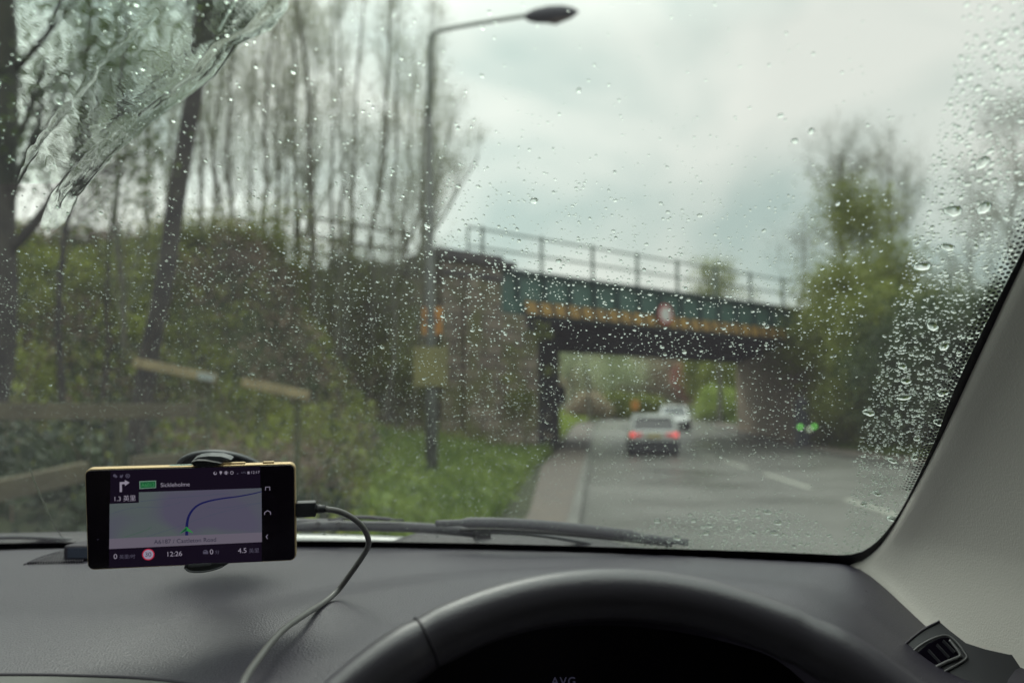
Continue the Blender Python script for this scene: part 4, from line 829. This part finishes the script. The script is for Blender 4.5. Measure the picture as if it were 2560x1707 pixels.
kp = keep_s | keep_u | keep_h; X, S, R, B_, UN, HU = X[kp], S[kp], R[kp], base[kp], uns[kp], hump[kp]; n = len(X)
# thin out overlaps on a coarse hash grid (larger drops win)
order = np.argsort(-R); cell = .0028; occ = {}; ok = np.zeros(n, bool)
for i in order:
    cx, cy = int(X[i]/cell), int(S[i]/cell); r = R[i]; good = True; rr = int((r+.0045)/cell)+1
    for a in range(cx-2, cx+3):
        for b in range(cy-2, cy+3):
            for j in occ.get((a, b), ()):
                if (X[i]-X[j])**2+(S[i]-S[j])**2 < (.88*(r+R[j]))**2: good = False; break
            if not good: break
        if not good: break
    if good: ok[i] = True; occ.setdefault((cx, cy), []).append(i)
X, S, R, B_, UN, HU = X[ok], S[ok], R[ok], B_[ok], UN[ok], HU[ok]; n = len(X); print('drops', n)
nn_ = gnorm(X); e2 = np.array([0, -CA, SA]); e2 = np.tile(e2, (n, 1)); e1 = np.cross(e2, nn_); e1 /= np.linalg.norm(e1, axis=1)[:, None]; e2 = np.cross(nn_, e1)
sg = 9; th = np.arange(sg)*2*np.pi/sg; rings = [.42, .78, .95, 1.0]
ph = rs.rand(n, 1)*6.28; am = np.where(UN[:, None], .30, .20)*rs.rand(n, 1)+.05; rad = 1+am*np.cos(2*(th[None]-ph))+.10*rs.rand(n, 1)*np.cos(3*th[None]+ph*2)
HR = (.34+.18*rs.rand(n))*np.where(HU, 1.05, 1.0); EX = np.where(HU, .30, np.where(R > .0016, .48, .60))*np.where(R > .003, .6, 1.0)
def ringpts(k, hfac):
    return B_[:, None, :] + nn_[:, None, :]*(.0004+(R*HR*hfac))[:, None, None] + (e1[:, None, :]*np.cos(th)[None, :, None]+e2[:, None, :]*np.sin(th)[None, :, None])*(rad*R[:, None]*k)[:, :, None]
parts = [B_[:, None, :]+nn_[:, None, :]*(.0004+R*HR)[:, None, None]]
for k in rings: parts.append(ringpts(k, (1-k*k)**EX if k < 1 else 0.0))
parts.append(ringpts(1.0, 0.0)); parts.append(B_[:, None, :]+nn_[:, None, :]*.0004)
Vw = np.concatenate(parts, 1); nv = Vw.shape[1]; tri = []
for j in range(sg): tri.append((0, 1+j, 1+(j+1) % sg))
for q in range(3):
    o = 1+q*sg
    for j in range(sg): tri += [(o+j, o+sg+j, o+sg+(j+1) % sg), (o+j, o+sg+(j+1) % sg, o+(j+1) % sg)]
ob = 1+4*sg; cb = nv-1
for j in range(sg): tri.append((ob+(j+1) % sg, ob+j, cb))
tri = np.array(tri); Fw = (tri[None]+(np.arange(n)*nv)[:, None, None]).reshape(-1, 3)
tag(npmesh('raindrops', Vw.reshape(-1, 3), Fw, wm, smooth=True), 'thousands of clear raindrops scattered over the outside of the windscreen', 'raindrops', kind='stuff')
# rivulets pushed up the glass by the wind at upper left
def runnel(pts, w0, seed, w1=None):
    r_ = random.Random(seed); P3 = smooth_path([Wp(x+r_.uniform(-3, 3), y+r_.uniform(-3, 3), .0) for x, y in pts], 9); out = []; rad_ = []
    for i, p in enumerate(P3):
        f = i/len(P3); wv = w0*(1-f)+(w1 or w0)*f; wv *= .75+.5*abs(math.sin(i*.9+seed))+.25*math.sin(i*2.3); out.append(p+Vector(gnorm(p.x))*(.0004+wv*.24)); rad_.append(max(wv, .0004))
    rad_[0] = rad_[-1] = .0003; return out, rad_
runs = [([(725, -30), (690, 30), (640, 75), (600, 88), (560, 112), (500, 188), (455, 215), (430, 240), (395, 270), (350, 298), (318, 330), (290, 350), (245, 392), (215, 420), (190, 452), (160, 480), (140, 520), (128, 560), (100, 620), (75, 690), (50, 760)], .0017, 1, .0007),
        ([(400, 20), (345, 75), (325, 100), (290, 130), (250, 162), (222, 208), (190, 240), (160, 275), (130, 318), (104, 345), (85, 375), (60, 422), (30, 480), (0, 545)], .0012, 2, .0010),
        ([(335, 480), (290, 520), (250, 560)], .0006, 3, .0005), ([(125, 400), (135, 440), (142, 470)], .0007, 4, .0005), ([(590, 0), (560, 50), (545, 80)], .0006, 5, .0006),
        ([(72, 1170), (88, 1210), (105, 1240), (125, 1290), (150, 1335), (185, 1370)], .0008, 6, .0006)]
RID = [r[0] for r in runs[:4]]; runs = runs[4:]
for i, (pts, w0, sd_, w1) in enumerate(runs):
    o3, rr = runnel(pts, w0, sd_, w1); mb = MB(); mb.tube(o3, rr, 10, flat=.24, up=(0, TA, 1)); ob_ = mb.build('water_rivulet', wm, smooth=True)
    tag(ob_, ['small trickle near the top of the leaning trunk', 'thin crooked trickle low at left beside the phone'][i], 'rivulet', 'rivulets of water on the windscreen')
# thin rippled film of water over the upper left of the glass
na, nb_ = 441, 381; us = np.linspace(-60, 720, na); vs = np.linspace(-60, 640, nb_); U_, V_ = np.meshgrid(us, vs)
pp = np.array([[Wp(float(a), float(b)) for a in us[::10]] for b in vs[::10]]); 
from itertools import product
def up2(A, xs0, ys0, xs1, ys1):
    A1 = np.array([[np.interp(xs1, xs0, A[i, :, c]) for c in range(3)] for i in range(A.shape[0])]).transpose(0, 2, 1); return np.array([[np.interp(ys1, ys0, A1[:, j, c]) for c in range(3)] for j in range(A1.shape[1])]).transpose(2, 0, 1)
ux = us[::10]; vy = vs[::10]; FP = up2(pp, ux, vy, np.clip(us, ux[0], ux[-1]), np.clip(vs, vy[0], vy[-1]))
FP[..., 1] = np.minimum(FP[..., 1], 9); xw = FP[..., 0]; sw = (FP[..., 2]-GZ0)/SA; FP = gpt(xw, sw); NN = gnorm(xw)
sx_ = np.interp(V_, [-60, 0, 75, 110, 190, 300, 390, 490, 560, 700], [745, 700, 640, 560, 500, 350, 245, 160, 130, 40]); edge = sstep(0, 60, sx_-U_)*sstep(0, 260, 480-V_)*sstep(-60, -20, U_)*sstep(-60, -20, V_)
band = np.exp(-((sx_-U_-75)/75)**2)*(.55+.45*np.clip(fbm(xw, sw, 22, 6)*2+.5, 0, 1))
h1 = fbm(xw, sw*.55, 260, 1)*.00018 + fbm(xw, sw*.6, 520, 2)*.00004 + np.abs(fbm(xw+sw, sw*.8, 170, 4))*.0003
def pdist(pts):
    P2 = np.array(pts, float); best = np.full(U_.shape, 1e9); tt = np.zeros(U_.shape); acc_ = 0
    for a, b in zip(P2[:-1], P2[1:]):
        d = b-a; l = np.hypot(*d); q = np.clip(((U_-a[0])*d[0]+(V_-a[1])*d[1])/(l*l), 0, 1); dd_ = np.hypot(U_-a[0]-q*d[0], V_-a[1]-q*d[1]); m = dd_ < best; best[m] = dd_[m]; tt[m] = (acc_+q*l)[m]; acc_ += l
    return best, tt, acc_
ridge = np.zeros(U_.shape); wob = fbm(xw, sw, 330, 8)*4
for (pts, wpx, hh_) in zip(RID, (9, 7, 6, 5), (.00048, .00042, .0003, .0003)):
    dd_, tt_, tot = pdist(pts); wv = wpx*(.75+.35*np.sin(tt_*.055)+.25*np.sin(tt_*.13+1)); ridge = np.maximum(ridge, hh_*(.6+.4*np.abs(np.sin(tt_*.03)))*np.exp(-((dd_+wob)/wv)**2)*sstep(0, 60, tt_)*sstep(0, 60, tot-tt_))
    ridge = ridge - .00012*np.exp(-((dd_-wv*2.2)/(wv*.9))**2)
edge = np.maximum(edge, sstep(40, 14, np.abs(sx_-U_))*sstep(0, 330, 600-V_)*sstep(-60, -20, U_)*sstep(-60, -20, V_))
hf = ridge*edge*.42 + (.00035+np.maximum(h1, -.0003)*(.04+.36*band*sstep(600, 330, V_)))*edge+.00001
V1 = (FP+NN*(.00012+hf)[..., None]).reshape(-1, 3); V0 = (FP+NN*.0001).reshape(-1, 3) if FP.ndim == 3 else None
Ff = gridfaces(na, nb_); em = edge.ravel(); kf = (em[Ff] > .02).any(axis=1); Ff = Ff[kf]
f_top = Ff[:, ::-1]; f_bot = Ff+len(V1)
# orientation: outward on the outer side
a_, b_, c_ = V1[f_top[0, 0]], V1[f_top[0, 1]], V1[f_top[0, 2]]
if np.dot(np.cross(b_-a_, c_-a_), NN[0, 0]) < 0: f_top = f_top[:, ::-1]; f_bot = f_bot[:, ::-1]
tag(npmesh('water_film', np.concatenate([V1, V0]), np.concatenate([f_top, f_bot]), wm, smooth=True), 'rippled film of rainwater over the upper left of the windscreen', 'water', kind='stuff')
# ================================================================== smartphone showing a navigation map
Zp = lambda zx, zy: (200+zx/3.92, 1090+zy/3.92)
pTL, pTR, pBR, pBL = P(*Zp(72, 340), .568), P(*Zp(2098, 280), .592), P(*Zp(2104, 1212), .604), P(*Zp(60, 1302), .580)
PO = (pTL+pTR+pBR+pBL)/4; PU = ((pTR+pBR)-(pTL+pBL)).normalized(); PV = ((pTL+pTR)-(pBL+pBR)); PV = (PV-PU*PV.dot(PU)).normalized(); PN = PU.cross(PV).normalized()   # toward the viewer
PW = ((pTR+pBR)-(pTL+pBL)).length/2; PH = ((pTL+pTR)-(pBL+pBR)).length/2
print('phone', PW, PH)
def S3(zx, zy, l=0.0): q = rplane(*Zp(zx, zy), PO, PN); return q+PN*l
def loc2(p): d = p-PO; return d.dot(PU), d.dot(PV)
phone = thing('smartphone', 'gold-edged black smartphone in a holder showing a navigation map', 'phone', PO)
def rrect(w_, h_, r, l, n=6):
    out = []
    for cx, cy, a0 in ((w_/2-r, h_/2-r, 0), (-w_/2+r, h_/2-r, 90), (-w_/2+r, -h_/2+r, 180), (w_/2-r, -h_/2+r, 270)):
        for k in range(n+1): a = math.radians(a0+90*k/n); out.append(PO+PU*(cx+r*math.cos(a))+PV*(cy+r*math.sin(a))+PN*l)
    return out
m_gold = mat('gold_metal', (0.50, 0.37, 0.20), .42, metal=.6, spec=.6); m_front = mat('phone_front_glass', (0.010, 0.006, 0.013), .16, spec=.45)
mb = MB(); mb.prism(rrect(PW+.0016, PH+.0020, .0045, -.0080), PN*.0068); mb.build('frame', m_gold, phone, bevel=.0009, seg=3)
mb = MB(); mb.prism(rrect(PW, PH, .0036, -.0011), PN*.0011); front = mb.build('front_glass', m_front, phone, bevel=.0003)
mb = MB(); mb.prism(rrect(PW-.002, PH-.002, .0036, -.0088), PN*.0007); mb.build('back_cover', m_front, phone)
vtop = PH/2+.0010
def topbtn(z0, z1, name, m_, hh):
    a = loc2(S3(z0, 290))[0]; b = loc2(S3(z1, 290))[0]; mb = MB(); c = PO+PU*((a+b)/2)+PV*(vtop+hh/2)-PN*.0046; mb.box(c, (abs(b-a), hh, .0026), M=Matrix((PU, PV, PN)).transposed()); mb.build(name, m_, phone, bevel=.0003)
topbtn(1365, 1610, 'button', m_gold, .0012); topbtn(1785, 1895, 'button', m_gold, .0012); topbtn(865, 1085, 'slot_cover', mat('slot_teal', (.25, .36, .30), .4), .0004)
def em(name, c, s=1.0): 
    m = bpy.data.materials.new(name); m.use_nodes = True; b = m.node_tree.nodes['Principled BSDF']; b.inputs['Base Color'].default_value = (0, 0, 0, 1); b.inputs['Roughness'].default_value = .2
    b.inputs['Specular IOR Level'].default_value = .1; b.inputs['Emission Color'].default_value = (*c, 1); b.inputs['Emission Strength'].default_value = s; return m
k = .95
e_bg = em('screen_dark', (.0055, .0035, .0085)); e_map = bpy.data.materials.new('screen_map')
e_map.use_nodes = True; t = e_map.node_tree; b = t.nodes['Principled BSDF']; b.inputs['Base Color'].default_value = (0, 0, 0, 1); b.inputs['Roughness'].default_value = .2; b.inputs['Specular IOR Level'].default_value = .1
n_ = t.nodes.new('ShaderNodeTexNoise'); n_.inputs['Scale'].default_value = 22; n_.inputs['Detail'].default_value = 1; tcn = t.nodes.new('ShaderNodeTexCoord'); r_ = t.nodes.new('ShaderNodeValToRGB'); r_.color_ramp.elements[0].position = .42; r_.color_ramp.elements[1].position = .55
r_.color_ramp.elements[0].color = (.062, .058, .088, 1); r_.color_ramp.elements[1].color = (.064, .078, .080, 1)
t.links.new(tcn.outputs['Object'], n_.inputs[0]); t.links.new(n_.outputs[0], r_.inputs[0]); t.links.new(r_.outputs[0], b.inputs['Emission Color']); b.inputs['Emission Strength'].default_value = 1
e_bar = em('screen_bar', (.098, .086, .112)); e_txt = em('screen_text', (.20, .18, .225)); e_dim = em('screen_dim_text', (.055, .05, .075)); e_ink = em('screen_ink', (.014, .014, .028))
e_route = em('screen_route', (.008, .009, .055)); e_line = em('screen_thin_line', (.045, .055, .082)); e_grn = em('screen_green', (.010, .075, .028)); e_grt = em('screen_green_text', (.035, .16, .06)); e_gre = em('screen_green_edge', (.10, .17, .13))
e_red = em('screen_red', (.30, .015, .04)); e_wh = em('screen_white', (.21, .19, .25)); e_arr = em('arrow_green', (.02, .16, .035)); e_arr2 = em('arrow_dark', (.01, .04, .03))
def poly(pts, l, name, m_, par):
    mb = MB(); mb.prism([S3(x, y, l) for x, y in pts], PN*.00004); return mb.build(name, m_, par)
disp = poly([(300, 335), (1765, 290), (1783, 1228), (285, 1290)], .00006, 'screen', e_bg, phone)
mapp = poly([(292, 662), (578, 650), (578, 548), (1779, 507), (1783, 945), (289, 1003)], .00016, 'map', e_map, disp)
poly([(289, 1003), (1783, 940), (1783, 1034), (287, 1103)], .00022, 'street_bar', e_bar, disp)
def stroke(pts, wpx, l, name, m_, par, sm_=True, w2=None):
    p3 = [S3(x, y, l) for x, y in pts]; p3 = smooth_path(p3, 5) if sm_ else p3; n = len(p3); mb = MB(); A, B = [], []
    for i, p in enumerate(p3):
        d = (p3[min(i+1, n-1)]-p3[max(i-1, 0)]).normalized(); s_ = d.cross(PN).normalized(); f = i/(n-1); h_ = ((wpx*(1-f)+(w2 or wpx)*f))/3.92/F*.585/2; A.append(p+s_*h_); B.append(p-s_*h_)
    mb.prism(A+B[::-1], PN*.00003) if False else ribbon(mb, A, B); return mb.build(name, m_, par)
stroke([(1047, 970), (1047, 900), (1052, 840), (1068, 780), (1105, 720), (1165, 670), (1260, 635), (1400, 608), (1540, 590), (1680, 565), (1779, 541)], 28, .00026, 'route_line', e_route, mapp, w2=9)
stroke([(590, 638), (900, 605), (1200, 580), (1460, 560)], 4, .00024, 'map_line', e_line, mapp); stroke([(650, 985), (900, 905), (1100, 830), (1400, 740), (1779, 650)], 3, .00024, 'map_line', e_line, mapp)
stroke([(1240, 690), (1400, 700), (1600, 672), (1779, 648)], 3, .00024, 'map_line', e_line, mapp); stroke([(300, 760), (520, 700), (800, 690), (1000, 640)], 3, .00024, 'map_line', e_line, mapp); stroke([(440, 985), (620, 930), (700, 890)], 5, .00024, 'map_line', e_grt if False else em('screen_field', (.04, .075, .055)), mapp)
poly([(1045, 885), (1110, 948), (1047, 925)], .00030, 'position_arrow', e_arr, mapp); poly([(1045, 885), (1047, 925), (980, 952)], .00030, 'position_arrow', e_arr2, mapp)
stroke([(1045, 885), (1110, 948), (1047, 922), (980, 952), (1045, 885)], 5, .00034, 'arrow_edge', e_arr, mapp, sm_=False)
def text(s, zx, zy, size, m_, name, par, slope=None, align='LEFT', wd=1.0):
    cu = bpy.data.curves.new(name, 'FONT'); cu.body = s; cu.size = 1.0; cu.align_x = align; cu.fill_mode = 'BOTH'
    ob = bpy.data.objects.new(name, cu); sc.collection.objects.link(ob); bpy.context.view_layer.update()
    dg = bpy.context.evaluated_depsgraph_get(); me = bpy.data.meshes.new_from_object(ob.evaluated_get(dg)); bpy.data.objects.remove(ob); 
    k_ = size/.72/3.92/F*.585; o3 = S3(zx, zy, .0003); me.transform(Matrix.Diagonal((k_*wd, k_, 1, 1)))
    M_ = Matrix((PU, PV, PN)).transposed().to_4x4(); M_.translation = o3; me.transform(M_); me.materials.clear(); me.materials.append(m_); me.name = name
    for q in me.polygons: q.material_index = 0
    return link(name, me, par)
# size = cap height in zoomed pixels
text('Sickleholme', 790, 496, 40, e_txt, 'road_name', disp); text('1.3 英里', 328, 634, 44, e_txt, 'turn_distance', disp, wd=.95); text('A6187 / Castleton Road', 726, 1054, 42, e_ink, 'road_name', disp)
text('0', 330, 1200, 50, e_txt, 'speed_reading', disp); text('英里/时', 385, 1197, 32, e_dim, 'speed_unit', disp); text('12:26', 845, 1176, 48, e_txt, 'arrival_time', disp); text('0', 1272, 1154, 50, e_txt, 'delay_reading', disp); text('分', 1322, 1150, 32, e_dim, 'delay_unit', disp)
text('4.5', 1548, 1142, 50, e_txt, 'distance_left', disp); text('英里', 1655, 1138, 36, e_dim, 'distance_unit', disp); text('12:17', 1672, 366, 28, e_txt, 'clock', disp, wd=1.0); text('47%', 1578, 366, 21, e_dim, 'battery_level', disp)
def circ(cx, cy, r, l, name, m_, par, n=28, r0=0):
    c = S3(cx, cy, l); rr = r/3.92/F*.585; mb = MB(); mb.prism([c+(PU*math.cos(2*PI*k/n)+PV*math.sin(2*PI*k/n))*rr for k in range(n)], PN*.00003); return mb.build(name, m_, par)
sp_ = circ(670, 1157, 56, .00010, 'speed_limit', e_red, disp); circ(670, 1157, 46, .00016, 'speed_disc', e_wh, disp); text('30', 636, 1178, 44, e_ink, 'speed_figures', disp)
poly([(582, 440), (746, 433), (746, 506), (584, 516)], .00012, 'road_shield', e_gre, disp); poly([(590, 448), (739, 441), (739, 499), (592, 508)], .00018, 'shield_fill', e_grn, disp); text('A6013', 602, 494, 34, e_grt, 'shield_text', disp, wd=.95)
poly([(390, 546), (390, 448), (440, 446), (440, 428), (487, 453), (441, 487), (441, 468), (412, 469), (412, 545)], .00014, 'turn_arrow', e_txt, disp)
# status icons
circ(340, 385, 14, .00012, 'chat_icon', e_dim, disp); circ(354, 395, 11, .00012, 'chat_icon', e_dim, disp); poly([(392, 380), (408, 384), (420, 372), (424, 386), (410, 408), (392, 404)], .00012, 'bird_icon', e_dim, disp)
circ(468, 388, 20, .00012, 'round_icon', e_dim, disp); circ(468, 388, 13, .00016, 'round_icon_gap', e_bg, disp); circ(468, 388, 7, .00020, 'round_icon_dot', e_dim, disp)
circ(1325, 362, 16, .00012, 'ring_icon', e_txt, disp); circ(1328, 358, 10, .00016, 'ring_icon_gap', e_bg, disp); circ(1380, 352, 12, .00012, 'pin_icon', e_txt, disp); poly([(1369, 358), (1391, 357), (1380, 378)], .00012, 'pin_icon', e_txt, disp)
poly([(1424, 342), (1440, 341), (1441, 374), (1425, 375)], .00012, 'vibrate_icon', e_txt, disp); stroke([(1416, 347), (1416, 370)], 4, .00014, 'vibrate_icon', e_txt, disp, sm_=False); stroke([(1449, 346), (1449, 369)], 4, .00014, 'vibrate_icon', e_txt, disp, sm_=False)
circ(1489, 357, 16, .00012, 'alarm_icon', e_txt, disp); circ(1489, 357, 11, .00016, 'alarm_icon_gap', e_bg, disp); poly([(1535, 371), (1550, 356), (1551, 370)], .00012, 'signal_icon', e_dim, disp)
poly([(1641, 345), (1661, 344), (1662, 369), (1642, 370)], .00012, 'battery_icon', e_txt, disp)
# little traffic icon: two cars
poly([(1206, 1150), (1206, 1126), (1218, 1112), (1240, 1112), (1256, 1128), (1256, 1152), (1224, 1152)], .00012, 'traffic_icon', e_dim, disp); stroke([(1212, 1126), (1236, 1124)], 6, .00018, 'traffic_icon_gap', e_bg, disp, sm_=False)
# keys right of the display
for nm, pts in (('recent_key', [(1818, 530), (1818, 498), (1860, 496), (1860, 529)]), ('home_key', [(1809, 768), (1810, 746), (1838, 727), (1868, 744), (1868, 767)]), ('back_key', [(1840, 962), (1825, 983), (1838, 1005)])):
    stroke(pts, 6, .0001, nm, e_wh, front, sm_=False)
stroke([(168, 1012), (184, 1011)], 4, .0001, 'speaker_slit', e_dim, front, sm_=False)

# ---- phone holder: suction cup on the glass, arm, spring clamp
m_hold = mat('holder_black', (0.022, 0.022, 0.026), .32, spec=.6); m_hold2 = mat('holder_grey', (0.10, 0.105, 0.115), .3, spec=.6)
scx = Wp(566, 1172, -.003); sn = Vector(gnorm(scx.x)); holder = thing('phone_holder', 'black suction-cup phone holder stuck to the windscreen behind the phone', 'phone holder', scx)
mb = MB(); mb.lathe(scx, [(.046, 0), (.048, -.002), (.046, -.005), (.040, -.009), (.026, -.016), (.020, -.026), (.018, -.03)], sn, 40); cup = mb.build('suction_cup', m_hold, holder, smooth=True)
mb = MB(); ring = [scx-sn*.004+(sn.orthogonal().normalized()*math.cos(a)+sn.cross(sn.orthogonal().normalized())*math.sin(a))*.047 for a in np.linspace(0, 2*PI, 49)]; mb.tube(ring, .0022, 8); mb.build('cup_rim', m_hold2, cup, smooth=True)
bk = PO-PN*.022+PU*.006; mb = MB(); mb.tube(smooth_path([scx-sn*.028, scx-sn*.05+Vector((0, -.01, -.005)), bk+Vector((0, .06, .0)), bk+Vector((0, .02, 0)), bk], 6), .009, 12); mb.build('arm', m_hold, holder, smooth=True)
mb = MB(); mb.lathe(bk-PN*.006, [(.012, 0), (.018, .004), (.018, .010), (.012, .014)], PN, 20); mb.build('ball_joint', m_hold, holder, smooth=True)
cxm = loc2(S3(1215, 300))[0]
mb = MB(); c = PO+PU*cxm-PN*.0125; mb.box(c, (.030, PH*1.0, .006), M=Matrix((PU, PV, PN)).transposed()); mb.build('back_plate', m_hold, holder, bevel=.002)
# top claw: a curved leaf clipping over the phone edge
def claw(name, pts, th_, m_): mb = MB(); mb.prism([S3(*q) if len(q) == 2 else S3(q[0], q[1], q[2]) for q in pts], -PN*th_); return mb.build(name, m_, holder, bevel=.0008, smooth=False)
claw('top_claw', [(1083, 262, .0016), (1100, 243, .0016), (1150, 232, .0016), (1230, 232, .0016), (1330, 248, .0016), (1400, 262, .0016), (1345, 283, .0016), (1290, 296, .0016), (1225, 304, .0016), (1155, 298, .0016), (1110, 282, .0016)], .012, m_hold)
claw('claw_flange', [(1090, 243, -.004), (1150, 214, -.004), (1250, 202, -.004), (1370, 208, -.004), (1440, 228, -.004), (1478, 248, -.004), (1400, 262, -.004), (1230, 245, -.004)], .012, m_hold2)
claw('bottom_claw', [(1020, 1272, .001), (1060, 1250, .001), (1280, 1238, .001), (1470, 1238, .001), (1400, 1280, .001), (1290, 1312, .001), (1180, 1328, .001), (1070, 1322, .001), (1022, 1300, .001)], .010, m_hold)
claw('claw_pad', [(1062, 1272, .0018), (1068, 1250, .0018), (1120, 1242, .0018), (1285, 1236, .0018), (1292, 1256, .0018), (1240, 1262, .0018), (1100, 1278, .0018)], .001, m_hold2)
mb = MB(); mb.tube(smooth_path([S3(1040, 1290, .0015), S3(1080, 1316, .0015), (S3(1180, 1322, .0015)), S3(1290, 1306, .0015), S3(1400, 1270, .0015)], 5), .0007, 6); mb.build('claw_edge', m_hold2, holder, smooth=True)

# ---- charging cable
m_cab = mat('cable_grey', (0.12, 0.118, 0.115), .38, spec=.6); m_plug = mat('plug_black', (0.035, 0.036, 0.042), .45)
pc = S3(2212, 727, -.0045); plug = thing('charging_cable', 'grey charging cable plugged into the right end of the phone and trailing over the dashboard', 'cable', pc)
a = S3(2112, 728, -.0045); b = S3(2312, 726, -.0045); hgt_ = (S3(2200, 655)-S3(2200, 800)).length
mb = MB(); Mx_ = Matrix((PU, PV, PN)).transposed(); mb.box((a+b)/2, ((b-a).length, hgt_, .0075), M=Mx_); mb.build('plug', m_plug, plug, bevel=.0012)
mb = MB(); mb.box(a-PU*.001, (.004, hgt_*.55, .002), M=Mx_); mb.build('connector', m_cab, plug)
mb = MB(); c2 = P(813, 1272, .600); mb.tube([b, b+(c2-b)*.5, c2], [.0033, .0031, .0026], 10); mb.build('strain_relief', m_plug, plug, smooth=True)
cb = [(813, 1272, .600), (849, 1278, .608), (884, 1296, .615), (909, 1320, .625), (921, 1349, .635), (918, 1370, .642), (902, 1397, .650), (876, 1434, .657), (844, 1476, .660), (810, 1505, .640), (760, 1537, .585), (714, 1569, .545), (678, 1605, .515), (646, 1647, .478), (621, 1683, .45), (606, 1715, .43), (585, 1790, .40)]
mb = MB(); mb.tube(smooth_path([P(*q) for q in cb], 6), .0022, 12); mb.build('cord', m_cab, plug, smooth=True)
# ---- writing on the instrument display
m_avg = em('display_grey', (.022, .022, .036))
cu = bpy.data.curves.new('display_text', 'FONT'); cu.body = 'AVG'; cu.size = .0085; cu.space_character = 1.15; ob = bpy.data.objects.new('t', cu); sc.collection.objects.link(ob); bpy.context.view_layer.update()
me = bpy.data.meshes.new_from_object(ob.evaluated_get(bpy.context.evaluated_depsgraph_get())); bpy.data.objects.remove(ob)
q = P(1378, 1712, .792); M_ = Matrix.Rotation(PI/2, 4, 'X'); M_.translation = q; me.transform(Matrix.Diagonal((1.3, 1.3, 1, 1))); me.transform(M_); me.materials.clear(); me.materials.append(m_avg); link('display_text', me, clus)
